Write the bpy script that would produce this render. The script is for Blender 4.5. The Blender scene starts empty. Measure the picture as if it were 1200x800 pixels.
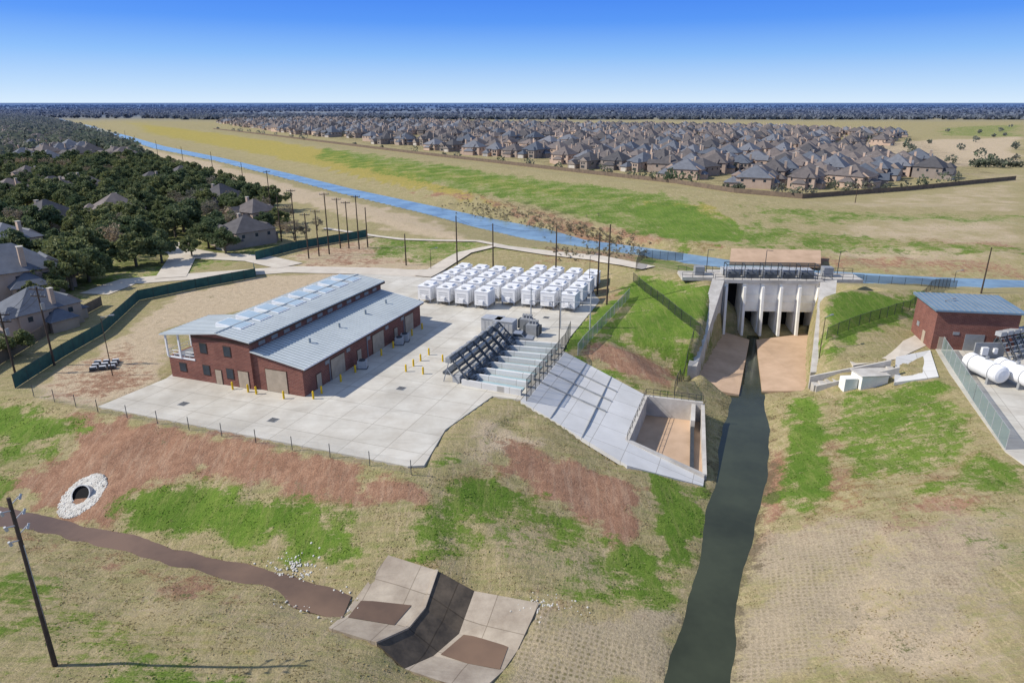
import bpy, math, random
import numpy as np
from mathutils import Vector, Matrix, geometry
from mathutils.bvhtree import BVHTree
random.seed(7); rng=np.random.default_rng(7)
H=40.0; F=800.0; PIT=math.atan(280/800.0)
cp,sp=math.cos(PIT),math.sin(PIT)
scene=bpy.context.scene
COL=scene.collection
# ---------------------------------------------------------------- survey helpers (photo measurement -> site metres)
def ray(px,py):
    a=(px-600)/F; b=(400-py)/F
    return Vector((a,cp+sp*b,-sp+cp*b))
def P(px,py,z=0.0):
    r=ray(px,py); t=(z-H)/r.z
    return Vector((r.x*t,r.y*t,z))
def zat(b,py):
    r=ray(600,py); return H+b.y*r.z/r.y
# ---------------------------------------------------------------- materials
def new_mat(name):
    m=bpy.data.materials.new(name); m.use_nodes=True
    nt=m.node_tree; b=nt.nodes["Principled BSDF"]
    b.inputs["Specular IOR Level"].default_value=0.25
    return m,nt,b
def N(nt,t,**k):
    n=nt.nodes.new(t)
    for a,v in k.items(): setattr(n,a,v)
    return n
def mixc(nt,fac,a,b,mode='MIX'):
    n=N(nt,'ShaderNodeMix',data_type='RGBA',blend_type=mode)
    for i,s in ((0,fac),(6,a),(7,b)):
        if isinstance(s,(int,float)): n.inputs[i].default_value=s
        elif isinstance(s,tuple): n.inputs[i].default_value=(*s,1) if len(s)==3 else s
        else: nt.links.new(s,n.inputs[i])
    return n.outputs[2]
def mth(nt,op,a,b=0.0,clamp=False):
    n=N(nt,'ShaderNodeMath',operation=op,use_clamp=clamp)
    for i,s in enumerate((a,b)):
        if isinstance(s,(int,float)): n.inputs[i].default_value=s
        else: nt.links.new(s,n.inputs[i])
    return n.outputs[0]
def mrange(nt,v,a,b,c=0.0,d=1.0):
    n=N(nt,'ShaderNodeMapRange'); nt.links.new(v,n.inputs[0])
    for i,x in enumerate((a,b,c,d)): n.inputs[i+1].default_value=x
    return n.outputs[0]
def noise(nt,vec,scale,detail=5,rough=.6):
    n=N(nt,'ShaderNodeTexNoise'); n.inputs['Scale'].default_value=scale
    n.inputs['Detail'].default_value=detail; n.inputs['Roughness'].default_value=rough
    nt.links.new(vec,n.inputs['Vector']); return n.outputs[0]
def mapping(nt,vec,scale=(1,1,1),rot=(0,0,0),loc=(0,0,0)):
    n=N(nt,'ShaderNodeMapping'); n.inputs['Scale'].default_value=scale; n.inputs['Rotation'].default_value=rot; n.inputs['Location'].default_value=loc
    nt.links.new(vec,n.inputs['Vector']); return n.outputs[0]
def simple(name,c,c2=None,scale=.6,rough=.8,metal=0,bump=0.0,joint=0,jrot=-20,jw=.02,var=False,stain=.35):
    m,nt,b=new_mat(name)
    pos=N(nt,'ShaderNodeNewGeometry').outputs['Position']
    if c2 is None: c2=tuple(x*.78 for x in c)
    n1=noise(nt,pos,scale,8,.65)
    col=mixc(nt,mrange(nt,n1,.35,.65),c,c2)
    if joint:
        br=N(nt,'ShaderNodeTexBrick'); br.offset=0
        br.inputs['Scale'].default_value=1; br.inputs['Brick Width'].default_value=joint; br.inputs['Row Height'].default_value=joint
        br.inputs['Mortar Size'].default_value=jw; br.inputs['Mortar Smooth'].default_value=.4
        nt.links.new(mapping(nt,pos,rot=(0,0,math.radians(-jrot))),br.inputs['Vector'])
        br.inputs['Color1'].default_value=(1,1,1,1); br.inputs['Color2'].default_value=(.88,.88,.87,1); br.inputs['Mortar'].default_value=(.5,.48,.45,1)
        col=mixc(nt,.9,col,br.outputs['Color'],'MULTIPLY')
        st=noise(nt,pos,.09,6,.7); col=mixc(nt,mrange(nt,st,.45,.7,0,stain),col,tuple(x*.55 for x in c2))
        s2=noise(nt,mapping(nt,pos,(.15,1.5,1),(0,0,math.radians(-jrot))),.9,6,.7); col=mixc(nt,mrange(nt,s2,.55,.72,0,stain),col,tuple(x*.6 for x in c2))
    if var:
        oi=N(nt,'ShaderNodeObjectInfo'); 
        col=mixc(nt,1.0,col,mixc(nt,oi.outputs['Random'],(.6,.64,.70),(1.4,1.28,1.2)),'MULTIPLY')
    nt.links.new(col,b.inputs['Base Color'])
    b.inputs['Roughness'].default_value=rough; b.inputs['Metallic'].default_value=metal
    if bump:
        bp=N(nt,'ShaderNodeBump'); bp.inputs['Strength'].default_value=bump; bp.inputs['Distance'].default_value=.05
        nt.links.new(noise(nt,pos,4,6),bp.inputs['Height']); nt.links.new(bp.outputs[0],b.inputs['Normal'])
    return m
M={}
M['conc']=simple('concrete_paving',(.63,.60,.53),(.52,.48,.41),.25,joint=5,jw=.05,stain=.45)
M['concS']=simple('concrete_slope',(.70,.69,.67),(.60,.59,.57),.2,joint=4.5,jw=.05,stain=.15)
M['concW']=simple('concrete_wall',(.56,.53,.48),(.40,.37,.33),.5)
M['concD']=simple('weathered_concrete',(.50,.43,.34),(.33,.27,.21),.35,joint=4,jw=.05,bump=.3,stain=.45)
M['concK']=simple('stained_shaded_concrete',(.05,.042,.034),(.14,.11,.08),.5,joint=4,jw=.06,bump=.3)  # dark tone combines stains with painted shade on the drop face
M['concT']=simple('silted_concrete',(.54,.38,.26),(.42,.29,.19),.25)
M['pale']=simple('road_concrete',(.60,.54,.45),(.50,.44,.36),.3)
M['roof']=simple('metal_roof',(.56,.60,.60),(.48,.52,.53),.15,rough=.45,metal=.1)
M['seam']=simple('roof_seam',(.38,.42,.43),None,.3,rough=.5,metal=.1)
M['skyl']=simple('skylight_panel',(.34,.44,.50),(.44,.54,.60),.3,rough=.2)
M['trim']=simple('brown_trim',(.10,.055,.04),None,1)
M['blue']=simple('blue_roof',(.17,.25,.33),(.13,.20,.27),.3,rough=.45)
M['white']=simple('white_paint',(.80,.80,.80),(.74,.74,.75),.8,rough=.5)
M['wht2']=simple('white_gate',(.86,.85,.81),(.74,.72,.66),.5,rough=.6)
M['lgrey']=simple('light_grey_metal',(.45,.46,.47),None,1,rough=.5)
M['grey']=simple('grey_metal',(.30,.31,.32),(.23,.24,.25),1,rough=.5)
M['mach']=simple('machine_steel',(.10,.11,.12),(.07,.075,.08),1,rough=.5)
M['dark']=simple('dark_metal',(.06,.065,.07),(.04,.045,.05),1,rough=.5)
M['black']=simple('opening_shade_black',(.008,.008,.009),None,1)  # near-black colour on solid faces stands in for shade inside openings
M['galv']=simple('galvanised',(.48,.49,.50),None,1,rough=.45,metal=.2)
M['wood']=simple('pole_wood',(.085,.06,.045),(.05,.037,.03),2)
M['woodf']=simple('fence_wood',(.20,.15,.11),(.13,.10,.08),.5)
M['yel']=simple('yellow_paint',(.80,.52,.02),None,1,rough=.5)
M['beige']=simple('beige_door',(.45,.37,.28),None,1)
M['glass']=simple('window_glass',(.03,.04,.05),(.05,.06,.075),.5,rough=.15)
M['teal']=simple('bay_water',(.28,.42,.46),(.36,.48,.51),.5,rough=.3)
M['gscreen']=simple('green_screen',(.045,.125,.105),(.03,.085,.075),.8)
M['hroof']=simple('shingles',(.15,.138,.135),(.105,.097,.096),.5,var=True)
M['hroof2']=simple('grey_shingles',(.15,.17,.20),(.11,.125,.15),.5,var=True)
M['hbrick']=simple('house_brick',(.48,.39,.32),(.39,.31,.25),.3,var=True)
M['htrim']=simple('house_trim',(.60,.56,.50),None,.5)
M['stone']=simple('riprap_stone',(.66,.64,.58),(.46,.43,.38),1.5)
M['car']=simple('silver_paint',(.42,.44,.46),None,1,rough=.3,metal=.4)
M['tire']=simple('rubber',(.02,.02,.02),None,1)
def brick():
    m,nt,b=new_mat('red_brick')
    pos=N(nt,'ShaderNodeTexCoord').outputs['Object']
    br=N(nt,'ShaderNodeTexBrick'); br.inputs['Scale'].default_value=1; br.inputs['Brick Width'].default_value=.6; br.inputs['Row Height'].default_value=.22
    br.inputs['Mortar Size'].default_value=.02
    c=N(nt,'ShaderNodeCombineXYZ'); s=N(nt,'ShaderNodeSeparateXYZ'); nt.links.new(pos,s.inputs[0])
    nt.links.new(mth(nt,'ADD',s.outputs[0],s.outputs[1]),c.inputs[0]); nt.links.new(s.outputs[2],c.inputs[1])
    nt.links.new(c.outputs[0],br.inputs['Vector'])
    br.inputs['Color1'].default_value=(.25,.095,.068,1); br.inputs['Color2'].default_value=(.175,.065,.05,1); br.inputs['Mortar'].default_value=(.28,.18,.15,1)
    col=mixc(nt,mrange(nt,noise(nt,pos,.5,6),.4,.7,0,.5),br.outputs['Color'],(.12,.05,.04))
    nt.links.new(col,b.inputs['Base Color']); b.inputs['Roughness'].default_value=.9
    return m
M['brick']=brick()
def linkmat(name,fac,c):
    m,nt,b=new_mat(name); b.inputs['Base Color'].default_value=(*c,1)
    tr=N(nt,'ShaderNodeBsdfTransparent'); mx=N(nt,'ShaderNodeMixShader'); mx.inputs[0].default_value=fac
    out=nt.nodes['Material Output']
    nt.links.new(tr.outputs[0],mx.inputs[1]); nt.links.new(b.outputs[0],mx.inputs[2]); nt.links.new(mx.outputs[0],out.inputs[0]); return m
M['chain']=linkmat('chain_link',.10,(.35,.37,.38)); M['chainb']=linkmat('black_chain_link',.5,(.02,.025,.025)); M['chaing']=linkmat('green_chain_link',.6,(.20,.28,.26))
def leafmat(name,a,b_,tint=True,tl=.3):
    m,nt,b=new_mat(name)
    oi=N(nt,'ShaderNodeObjectInfo'); pos=N(nt,'ShaderNodeNewGeometry').outputs['Position']
    n=noise(nt,pos,.45,5)
    col=mixc(nt,mrange(nt,n,.35,.65),a,b_)
    if tint: col=mixc(nt,1.0,col,mixc(nt,oi.outputs['Random'],(.68,.76,.76),(1.4,1.22,1.0)),'MULTIPLY')
    nt.links.new(col,b.inputs['Base Color']); b.inputs['Roughness'].default_value=.7
    if tl:
        t=N(nt,'ShaderNodeBsdfTranslucent'); nt.links.new(col,t.inputs[0]); mx=N(nt,'ShaderNodeMixShader'); mx.inputs[0].default_value=tl
        nt.links.new(b.outputs[0],mx.inputs[1]); nt.links.new(t.outputs[0],mx.inputs[2]); nt.links.new(mx.outputs[0],nt.nodes['Material Output'].inputs[0])
    return m
M['leaf']=leafmat('oak_foliage',(.105,.150,.070),(.175,.205,.105),tl=.35)
M['twig']=leafmat('bare_twigs',(.30,.26,.21),(.22,.20,.16))
M['redl']=leafmat('red_leaves',(.35,.04,.03),(.25,.05,.03),False)
M['gtuft']=leafmat('green_grass',(.17,.27,.04),(.24,.32,.08),False,.5)
M['dtuft']=leafmat('dry_grass',(.48,.39,.22),(.34,.28,.14),False,.5)
M['scrub']=leafmat('dry_scrub',(.28,.24,.16),(.22,.20,.12),False,.4)
M['bark']=simple('bark',(.14,.12,.09),None,2)
def farleaf():
    m,nt,b=new_mat('distant_foliage'); pos=N(nt,'ShaderNodeNewGeometry').outputs['Position']
    s=N(nt,'ShaderNodeSeparateXYZ'); nt.links.new(pos,s.inputs[0])
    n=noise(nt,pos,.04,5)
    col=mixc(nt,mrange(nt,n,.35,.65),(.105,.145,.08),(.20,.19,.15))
    col=mixc(nt,mrange(nt,s.outputs[1],400,2200),col,(.19,.22,.29))  # distance haze painted into the leaf colour, bluer along Y
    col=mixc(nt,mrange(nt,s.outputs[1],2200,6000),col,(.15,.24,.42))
    nt.links.new(col,b.inputs['Base Color']); b.inputs['Roughness'].default_value=.9
    t=N(nt,'ShaderNodeBsdfTranslucent'); nt.links.new(col,t.inputs[0]); mx=N(nt,'ShaderNodeMixShader'); mx.inputs[0].default_value=.4
    nt.links.new(b.outputs[0],mx.inputs[1]); nt.links.new(t.outputs[0],mx.inputs[2]); nt.links.new(mx.outputs[0],nt.nodes['Material Output'].inputs[0])
    return m
M['farleaf']=farleaf()
def water(name,c,rough=.06,sc=1.2,bs=.12,spec=.5):
    m,nt,b=new_mat(name); pos=N(nt,'ShaderNodeNewGeometry').outputs['Position']
    col=mixc(nt,mrange(nt,noise(nt,pos,.12,4),.35,.65),c,tuple(x*.6 for x in c))
    nt.links.new(col,b.inputs['Base Color'])
    b.inputs['Roughness'].default_value=rough; b.inputs['Specular IOR Level'].default_value=spec
    bp=N(nt,'ShaderNodeBump'); bp.inputs['Strength'].default_value=bs; bp.inputs['Distance'].default_value=.1
    nt.links.new(noise(nt,pos,sc,4),bp.inputs['Height']); nt.links.new(bp.outputs[0],b.inputs['Normal']); return m
M['wch']=water('channel_water',(.050,.058,.034),.10,1.2,.15,.25); M['wbr']=water('muddy_water',(.20,.125,.075),.05,1.5,.06,.6)
M['wriv']=water('river_water',(.26,.38,.44),.2,.6,.15,.22)
# ---------------------------------------------------------------- mesh builder
class MB:
    def __init__(s): s.v=[];s.f=[];s.m=[]
    def poly(s,pts,mi=0):
        i=len(s.v); s.v+= [tuple(p) for p in pts]; s.f.append(tuple(range(i,i+len(pts)))); s.m.append(mi)
    def box(s,x0,x1,y0,y1,z0,z1,mi=0):
        i=len(s.v); s.v+=[(x0,y0,z0),(x1,y0,z0),(x1,y1,z0),(x0,y1,z0),(x0,y0,z1),(x1,y0,z1),(x1,y1,z1),(x0,y1,z1)]
        for q in ((0,3,2,1),(4,5,6,7),(0,1,5,4),(1,2,6,5),(2,3,7,6),(3,0,4,7)):
            s.f.append(tuple(i+k for k in q)); s.m.append(mi)
    def hexa(s,b,t,mi=0):
        n=len(b); i=len(s.v); s.v+=[tuple(p) for p in b]+[tuple(p) for p in t]
        s.f.append(tuple(i+n-1-k for k in range(n))); s.m.append(mi)
        s.f.append(tuple(i+n+k for k in range(n))); s.m.append(mi)
        for k in range(n):
            k2=(k+1)%n; s.f.append((i+k,i+k2,i+n+k2,i+n+k)); s.m.append(mi)
    def prism(s,top,d,mi=0):
        s.hexa([(p[0],p[1],p[2]-d) for p in top],top,mi)
    def wall(s,a,b,w,zb,mi=0):
        a=Vector(a);b=Vector(b); d=(b-a); n=Vector((-d.y,d.x,0)).normalized()*w/2
        s.hexa([(a.x-n.x,a.y-n.y,zb),(b.x-n.x,b.y-n.y,zb),(b.x+n.x,b.y+n.y,zb),(a.x+n.x,a.y+n.y,zb)],[a-n,b-n,b+n,a+n],mi)
    def beam(s,a,b,r0,r1=None,n=6,mi=0):
        a=Vector(a);b=Vector(b); r1=r0 if r1 is None else r1
        d=(b-a).normalized(); u=d.orthogonal().normalized(); w=d.cross(u)
        A=[a+(u*math.cos(6.2832*k/n)+w*math.sin(6.2832*k/n))*r0 for k in range(n)]
        B=[b+(u*math.cos(6.2832*k/n)+w*math.sin(6.2832*k/n))*r1 for k in range(n)]
        s.hexa(A,B,mi)
    def hip(s,x0,x1,y0,y1,z,p,o=.5,mi=1,gable=False,wm=0):
        x0-=o;x1+=o;y0-=o;y1+=o
        w,l=x1-x0,y1-y0; h=min(w,l)/2*p
        if l>=w:
            k=0 if gable else w/2
            a=((x0+x1)/2,y0+k,z+h); b=((x0+x1)/2,y1-k,z+h)
            s.poly([(x0,y0,z),(x1,y0,z),a],wm if gable else mi); s.poly([(x1,y1,z),(x0,y1,z),b],wm if gable else mi)
            s.poly([(x1,y0,z),(x1,y1,z),b,a],mi); s.poly([(x0,y1,z),(x0,y0,z),a,b],mi)
        else:
            k=0 if gable else l/2
            a=(x0+k,(y0+y1)/2,z+h); b=(x1-k,(y0+y1)/2,z+h)
            s.poly([(x0,y1,z),(x0,y0,z),a],wm if gable else mi); s.poly([(x1,y0,z),(x1,y1,z),b],wm if gable else mi)
            s.poly([(x0,y0,z),(x1,y0,z),b,a],mi); s.poly([(x1,y1,z),(x0,y1,z),a,b],mi)
        s.poly([(x0,y0,z-.05),(x0,y1,z-.05),(x1,y1,z-.05),(x1,y0,z-.05)],mi)
    def mesh(s,name,mats,smooth=False):
        me=bpy.data.meshes.new(name); me.from_pydata(s.v,[],s.f); me.update()
        for k in mats: me.materials.append(M[k])
        me.polygons.foreach_set('material_index',s.m)
        if smooth: me.polygons.foreach_set('use_smooth',[True]*len(s.f))
        return me
    def obj(s,name,mats,parent=None,loc=(0,0,0),rz=0,smooth=False):
        return place(s.mesh(name,mats,smooth),name,loc,rz,parent=parent)
def place(me,name,loc=(0,0,0),rz=0,sc=1,parent=None):
    o=bpy.data.objects.new(name,me); o.location=loc; o.rotation_euler=(0,0,rz)
    o.scale=(sc,sc,sc) if isinstance(sc,(int,float)) else sc
    COL.objects.link(o)
    if parent: o.parent=parent
    return o
def empty(name,loc=(0,0,0),rz=0):
    return place(None,name,loc,rz)
# ---------------------------------------------------------------- terrain survey: break lines (photo x, photo y, level)
L=[]
def ln(*p): L.append([P(*q) for q in p])
ln((-400,395,0),(-150,432,0),(20,460,0),(115,482,0),(300,518,0),(478,553,0),(500,549,0),(530,522,0),(570,482,0),(600,470,0),(612,470,0),(640,438,0),(662,412,0),(668,395,0),(700,360,0),(735,350,.8))
ln((612,472,-.1),(670,510,-1.9),(735,545,-3.9),(822,570,-6.5))
ln((662,412,0),(710,440,-1.9),(755,463,-3.5),(775,455,-3.3))
ln((-500,500,-5.2),(-200,553,-5.2),(20,596,-5.2),(100,616,-5.2),(200,640,-5.25),(320,672,-5.3),(405,700,-5.4))
ln((-500,510,-5.9),(-200,563,-5.9),(20,607,-5.9),(100,626,-5.9),(200,651,-5.9),(320,682,-5.9),(405,710,-5.9))
ln((-500,520,-5.2),(-200,575,-5.2),(20,618,-5.2),(100,637,-5.2),(200,663,-5.25),(320,692,-5.3),(395,724,-5.4))
ln((455,650,-3.6),(415,703,-5.4),(400,722,-5.4),(385,735,-4.6))
ln((512,668,-3.8),(497,712,-5.4),(478,735,-5.4),(440,752,-4.6))
ln((556,692,-5.4),(538,742,-7.2),(508,768,-7.2),(474,783,-6))
ln((632,706,-5.5),(606,762,-7),(590,785,-7),(560,812,-6))
ln((-200,600,-4),(0,655,-3.8),(150,700,-3.7),(300,735,-3.8),(370,755,-4))
ln((-300,750,-1),(0,800,-1.5),(200,800,-1.8),(400,812,-3.5),(500,840,-5.5),(700,860,-6.8))
ln((0,1000,0),(400,1000,-1),(600,1000,-3),(790,1000,-7.2))
ln((858,468,-7.2),(845,500,-7.2),(838,560,-7.2),(828,600,-7.2),(826,640,-7.2),(812,700,-7.2),(795,745,-7.2),(785,800,-7.2),(768,1000,-7.2))
ln((874,468,-8.4),(870,520,-8.4),(864,600,-8.4),(838,700,-8.4),(822,800,-8.4),(805,1000,-8.4))
ln((893,462,-7.2),(903,500,-7.2),(900,560,-7.2),(886,610,-7.2),(868,680,-7.2),(858,740,-7.2),(850,800,-7.2),(842,1000,-7.2))
ln((834,480,-6.5),(832,560,-6.5)); ln((780,720,-6.6),(740,720,-6.2),(660,730,-6.3),(640,790,-7.0)); ln((760,790,-7.0),(680,800,-7.05))
ln((915,475,-6),(925,540,-6),(915,600,-6.2),(900,680,-6.4),(885,800,-6.5),(870,1000,-6.5))
ln((950,500,-4.9),(965,600,-4.6),(950,700,-5),(935,800,-5.3),(930,1000,-5))
ln((1050,600,-2.5),(1060,700,-2.8),(1060,800,-3),(1060,1000,-2.5))
ln((1400,480,0),(1250,620,0),(1250,800,0),(1250,1000,0))
ln((1095,445,0),(1112,438,0),(1150,490,0),(1178,530,0),(1215,560,0))
ln((950,462,-4.6),(1030,452,-2.4),(1090,446,-.3))
ln((848,388,-6.5),(948,390,-6.5)); ln((812,448,-6.3),(806,456,-6.3)); ln((946,400,-6.5),(944,458,-6.2)); ln((846,400,-6.5),(818,448,-6.3))
ln((882,400,-7.3),(888,440,-7.6),(878,460,-8))
ln((740,316,3.5),(790,320,4.2),(840,327,4.5)); ln((838,335,4.4),(826,390,.5),(815,440,-3.2),(800,462,-4)); ln((735,350,.8),(690,415,0)); ln((740,420,-1),(780,452,-3.3))
ln((956,334,4.5),(1010,338,4.3),(1110,340,3.2),(1250,347,2.8)); ln((957,345,4.3),(966,412,-.3),(955,440,-3.5)); ln((1075,378,.6),(1050,430,-.6),(990,438,-1.8))
ln((1085,375,.3),(1090,405,0),(1200,412,0),(1400,420,0)); ln((1110,365,0),(1200,365,0),(1400,370,0))
nr=[(60,140),(110,151),(125,156),(180,173),(250,187),(330,207),(400,226),(500,250),(560,266),(620,280),(690,290),(770,303),(850,314),(960,328),(1100,335),(1250,340),(1600,350)]
fr=[(70,139),(118,150),(133,154.5),(193,171.5),(262,185.5),(344,204.5),(415,222),(505,241),(575,256),(640,268),(685,281),(770,292),(850,304),(960,317),(1100,325),(1250,330),(1600,339)]
ln(*[(a,b,-2) for a,b in nr]); ln(*[(a,b,-2) for a,b in fr]); ln(*[((a+c)/2,(b+d)/2,-4) for (a,b),(c,d) in zip(nr,fr)])
ln((200,190,0),(320,225,0),(400,242,0),(500,268,.2),(560,282,1),(640,291,2),(700,299,3),(770,312,3.8))
ln((505,317,0),(540,300,1),(580,291,2),(640,297,2.3),(700,304,3)); ln((505,320,0),(600,330,0),(690,338,0),(735,350,.8))
cr=[(150,139,3),(200,145,3.5),(300,158,4),(400,172,4),(500,183,4),(600,195,4),(700,207,4),(800,219,4),(870,229,3.5),(1000,240,2.5),(1200,243,2),(1600,243,1)]
ln(*cr); L.append([P(*q)+Vector((6,20,-q[2])) for q in cr])
ln((200,155,-.3),(300,175,-.5),(400,203,-.5),(500,221,-.5),(600,241,-.5),(700,265,-.5),(780,283,-.5),(870,288,-.5),(1000,285,-.5),(1200,300,-.5),(1600,310,-.5))
for a,b in [(0,250),(100,300),(200,320),(0,400),(100,420),(300,300),(430,280),(0,200),(-300,300),(-600,250),(200,260),(350,260),(60,350),(340,316),(450,300)]: L.append([P(a,b,0)])
for a,b,z in [(-400,5,0),(-100,5,-1),(0,5,-4),(35,5,-8),(100,5,-2),(400,5,0),(-50000,5,0),(50000,5,0),(-50000,60000,0),(0,60000,0),(50000,60000,0),(-1500,1000,0),(1500,1000,0),(0,3000,0),(-3000,3000,0),(3000,3000,0),(800,500,0),(400,2000,0),(-800,2000,0),(-600,100,0),(600,100,0)]: L.append([Vector((a,b,z))])
pts=[]
for l in L:
    for i,a in enumerate(l):
        pts.append(a)
        if i+1<len(l):
            b=l[i+1]; d=(b-a).length; st=max(1.5,a.y*.02); n=int(d/st)
            for k in range(1,n): pts.append(a.lerp(b,k/n))
cd=geometry.delaunay_2d_cdt([Vector((p.x,p.y)) for p in pts],[],[],0,1e-3,True)
tv=[]
for v,o in zip(cd[0],cd[3]): tv.append((v.x,v.y,pts[o[0]].z if len(o) else 0))
BV=BVHTree.FromPolygons(tv,[tuple(f) for f in cd[2]])
def hz(x,y):
    h=BV.ray_cast(Vector((x,y,500)),Vector((0,0,-1))); return h[0].z if h[0] else 0.0
def T(px,py):
    h=BV.ray_cast(Vector((0,0,H)),ray(px,py).normalized(),90000); return h[0] if h[0] else P(px,py,0)
def axis(lo,hi,step,far,g):
    c=list(np.arange(lo,hi,step)); s=step;x=c[-1];e=[]
    while x<far: s*=g; x+=s; e.append(x)
    return c,e
yc,ye=axis(18,190,.7,50000,1.03); ys=np.array([5,9,13,15.5]+yc+ye)
xc,xe=axis(-80,112,.8,40000,1.03); 
s=.8;x=xc[0];xl=[]
while x>-40000: s*=1.03; x-=s; xl.append(x)
xs=np.array(xl[::-1]+xc+xe)
nx,ny=len(xs),len(ys)
X,Y=np.meshgrid(xs,ys)
Z=np.array([hz(a,b) for a,b in zip(X.ravel(),Y.ravel())]).reshape(X.shape)
def blur(a,n):
    for _ in range(n):
        b=np.pad(a,1,mode='edge'); a=(b[:-2,1:-1]+b[2:,1:-1]+b[1:-1,:-2]+b[1:-1,2:]+2*a)/6
    return a
Z=blur(Z,3)
near=(Y<200)&(abs(X)<130)
nz=blur(rng.normal(0,1,X.shape),2)
nz2=blur(rng.normal(0,1,X.shape),14)*8
Z=Z+np.where((Z<-.4)&near,np.where(Z<-6,nz*.04+nz2*.05,nz*.10+nz2*.12),0)
def sdf(poly,X,Y):
    px=np.array([p[0] for p in poly]);py=np.array([p[1] for p in poly]); n=len(poly)
    d=np.full(X.shape,1e18); ins=np.zeros(X.shape,bool)
    for i in range(n):
        j=(i+1)%n; ax,ay,bx,by=px[i],py[i],px[j],py[j]
        ex,ey=bx-ax,by-ay; L2=ex*ex+ey*ey+1e-9
        t=np.clip(((X-ax)*ex+(Y-ay)*ey)/L2,0,1)
        d=np.minimum(d,(X-ax-t*ex)**2+(Y-ay-t*ey)**2)
        c=((ay>Y)!=(by>Y)); 
        with np.errstate(divide='ignore',invalid='ignore'): xi=ex*(Y-ay)/(ey if ey!=0 else 1e-9)+ax
        ins^=(c&(X<xi))
    d=np.sqrt(d); return np.where(ins,d,-d)
rivp=[P(a,b,-2) for a,b in nr]+[P(a,b,-2) for a,b in fr[::-1]]
rs=sdf(rivp,X,Y); Z=np.where(rs>-.5,np.minimum(Z,-2.9),Z)
masks=np.zeros((6,)+X.shape)
jit=blur(rng.normal(0,1,X.shape),4)*6
def paint(ch,w,poly,soft=2.0):
    pw=[T(a,b) for a,b in poly]
    md=min(p.y for p in pw); soft=max(soft,md*.02)
    x0=min(p.x for p in pw)-soft;x1=max(p.x for p in pw)+soft;y0=min(p.y for p in pw)-soft;y1=max(p.y for p in pw)+soft
    ii=np.where((ys>=y0)&(ys<=y1))[0]; jj=np.where((xs>=x0)&(xs<=x1))[0]
    if len(ii)<1 or len(jj)<1: return
    sl=(slice(ii[0],ii[-1]+1),slice(jj[0],jj[-1]+1))
    s=sdf(pw,X[sl],Y[sl])+jit[sl]*soft*.35
    k=np.clip(s/(2*soft)+.5,0,1)*w
    masks[ch][sl]=np.maximum(masks[ch][sl],k)
    if ch in(1,2,4):
        masks[0][sl]*= (1-np.minimum(k,1)*.8)
G,S,PA,YE,MT,DK=range(6)
paint(PA,.9,[(25,458),(100,420),(150,385),(212,345),(300,325),(395,318),(470,318),(195,385),(195,445),(115,478)],1)
paint(PA,.75,[(340,300),(430,278),(505,292),(505,318),(340,320)])
paint(PA,.8,[(120,160),(200,190),(330,232),(470,272),(560,285),(500,256),(400,232),(330,213),(250,190),(160,170)])
paint(PA,.6,[(880,620),(1200,590),(1200,800),(840,800)],3)
paint(PA,.75,[(500,560),(570,485),(640,520),(600,530),(540,545),(500,575)])
paint(PA,.5,[(860,290),(960,288),(965,308),(855,308)],1)
paint(PA,.55,[(1010,250),(1200,255),(1200,320),(950,300)])
paint(PA,.4,[(0,640),(150,680),(330,720),(420,760),(500,800),(300,800),(0,700)])
paint(S,1.15,[(60,478),(115,488),(330,528),(470,560),(525,575),(500,600),(330,580),(230,560),(160,575),(130,605),(60,600),(15,570),(90,520)])
paint(S,1.1,[(600,522),(680,545),(760,570),(757,625),(720,640),(640,590),(590,560)])
paint(S,.6,[(440,640),(560,650),(740,720),(620,720),(560,690)])
paint(S,.5,[(500,560),(600,540),(740,640),(700,700),(560,680),(470,640)],3)
paint(S,.5,[(15,620),(200,664),(330,698),(390,735),(300,720),(100,665),(0,640)],2)
paint(S,.75,[(985,590),(1180,575),(1200,590),(1000,615)]); paint(S,.95,[(893,500),(925,540),(925,600),(880,660),(895,560)])
paint(S,.4,[(900,470),(1100,450),(1200,560),(1200,700),(1000,640),(900,640)],3)
paint(S,.85,[(690,400),(795,422),(782,452),(745,445),(680,418)]); paint(S,.6,[(640,290),(760,300),(755,312),(640,305)])
paint(S,.75,[(460,225),(560,235),(650,262),(760,290),(870,292),(700,262),(560,228)],4); paint(S,.7,[(590,240),(700,265),(760,290),(690,285),(640,264),(590,252)])
paint(S,.6,[(870,270),(1200,285),(1200,298),(960,288)],3); paint(S,.6,[(860,292),(1200,305),(1200,328),(960,312)],2)
paint(S,.45,[(500,322),(700,330),(735,350),(700,358),(600,330)]); paint(S,.5,[(30,458),(100,420),(150,400),(190,440),(115,475)]); paint(S,.5,[(350,282),(470,280),(510,300),(480,312),(350,312)])
paint(G,1.0,[(145,580),(250,560),(335,590),(450,612),(462,648),(400,655),(330,645),(230,628),(160,610)])
paint(G,.95,[(-50,462),(60,478),(105,500),(60,535),(-50,510)]); paint(G,.65,[(-60,540),(10,560),(10,590),(-60,580)])
paint(G,.70,[(465,610),(520,565),(590,560),(680,600),(745,650),(700,690),(640,690),(560,665),(480,645)])
paint(G,1.15,[(768,563),(825,575),(826,625),(800,690),(765,650)]); paint(G,.78,[(640,640),(800,640),(795,710),(700,712),(640,700)])
paint(G,.75,[(495,545),(530,525),(560,520),(540,545),(500,560)])
paint(G,1.0,[(925,465),(960,465),(975,540),(950,605),(915,590),(925,530)]); paint(G,.66,[(990,458),(1105,445),(1150,520),(1100,560),(1000,560),(960,500)])
paint(G,.66,[(1140,590),(1200,580),(1200,680),(1150,640)]); paint(G,.62,[(1150,530),(1200,560),(1200,585),(1050,580),(1100,560)])
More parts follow.
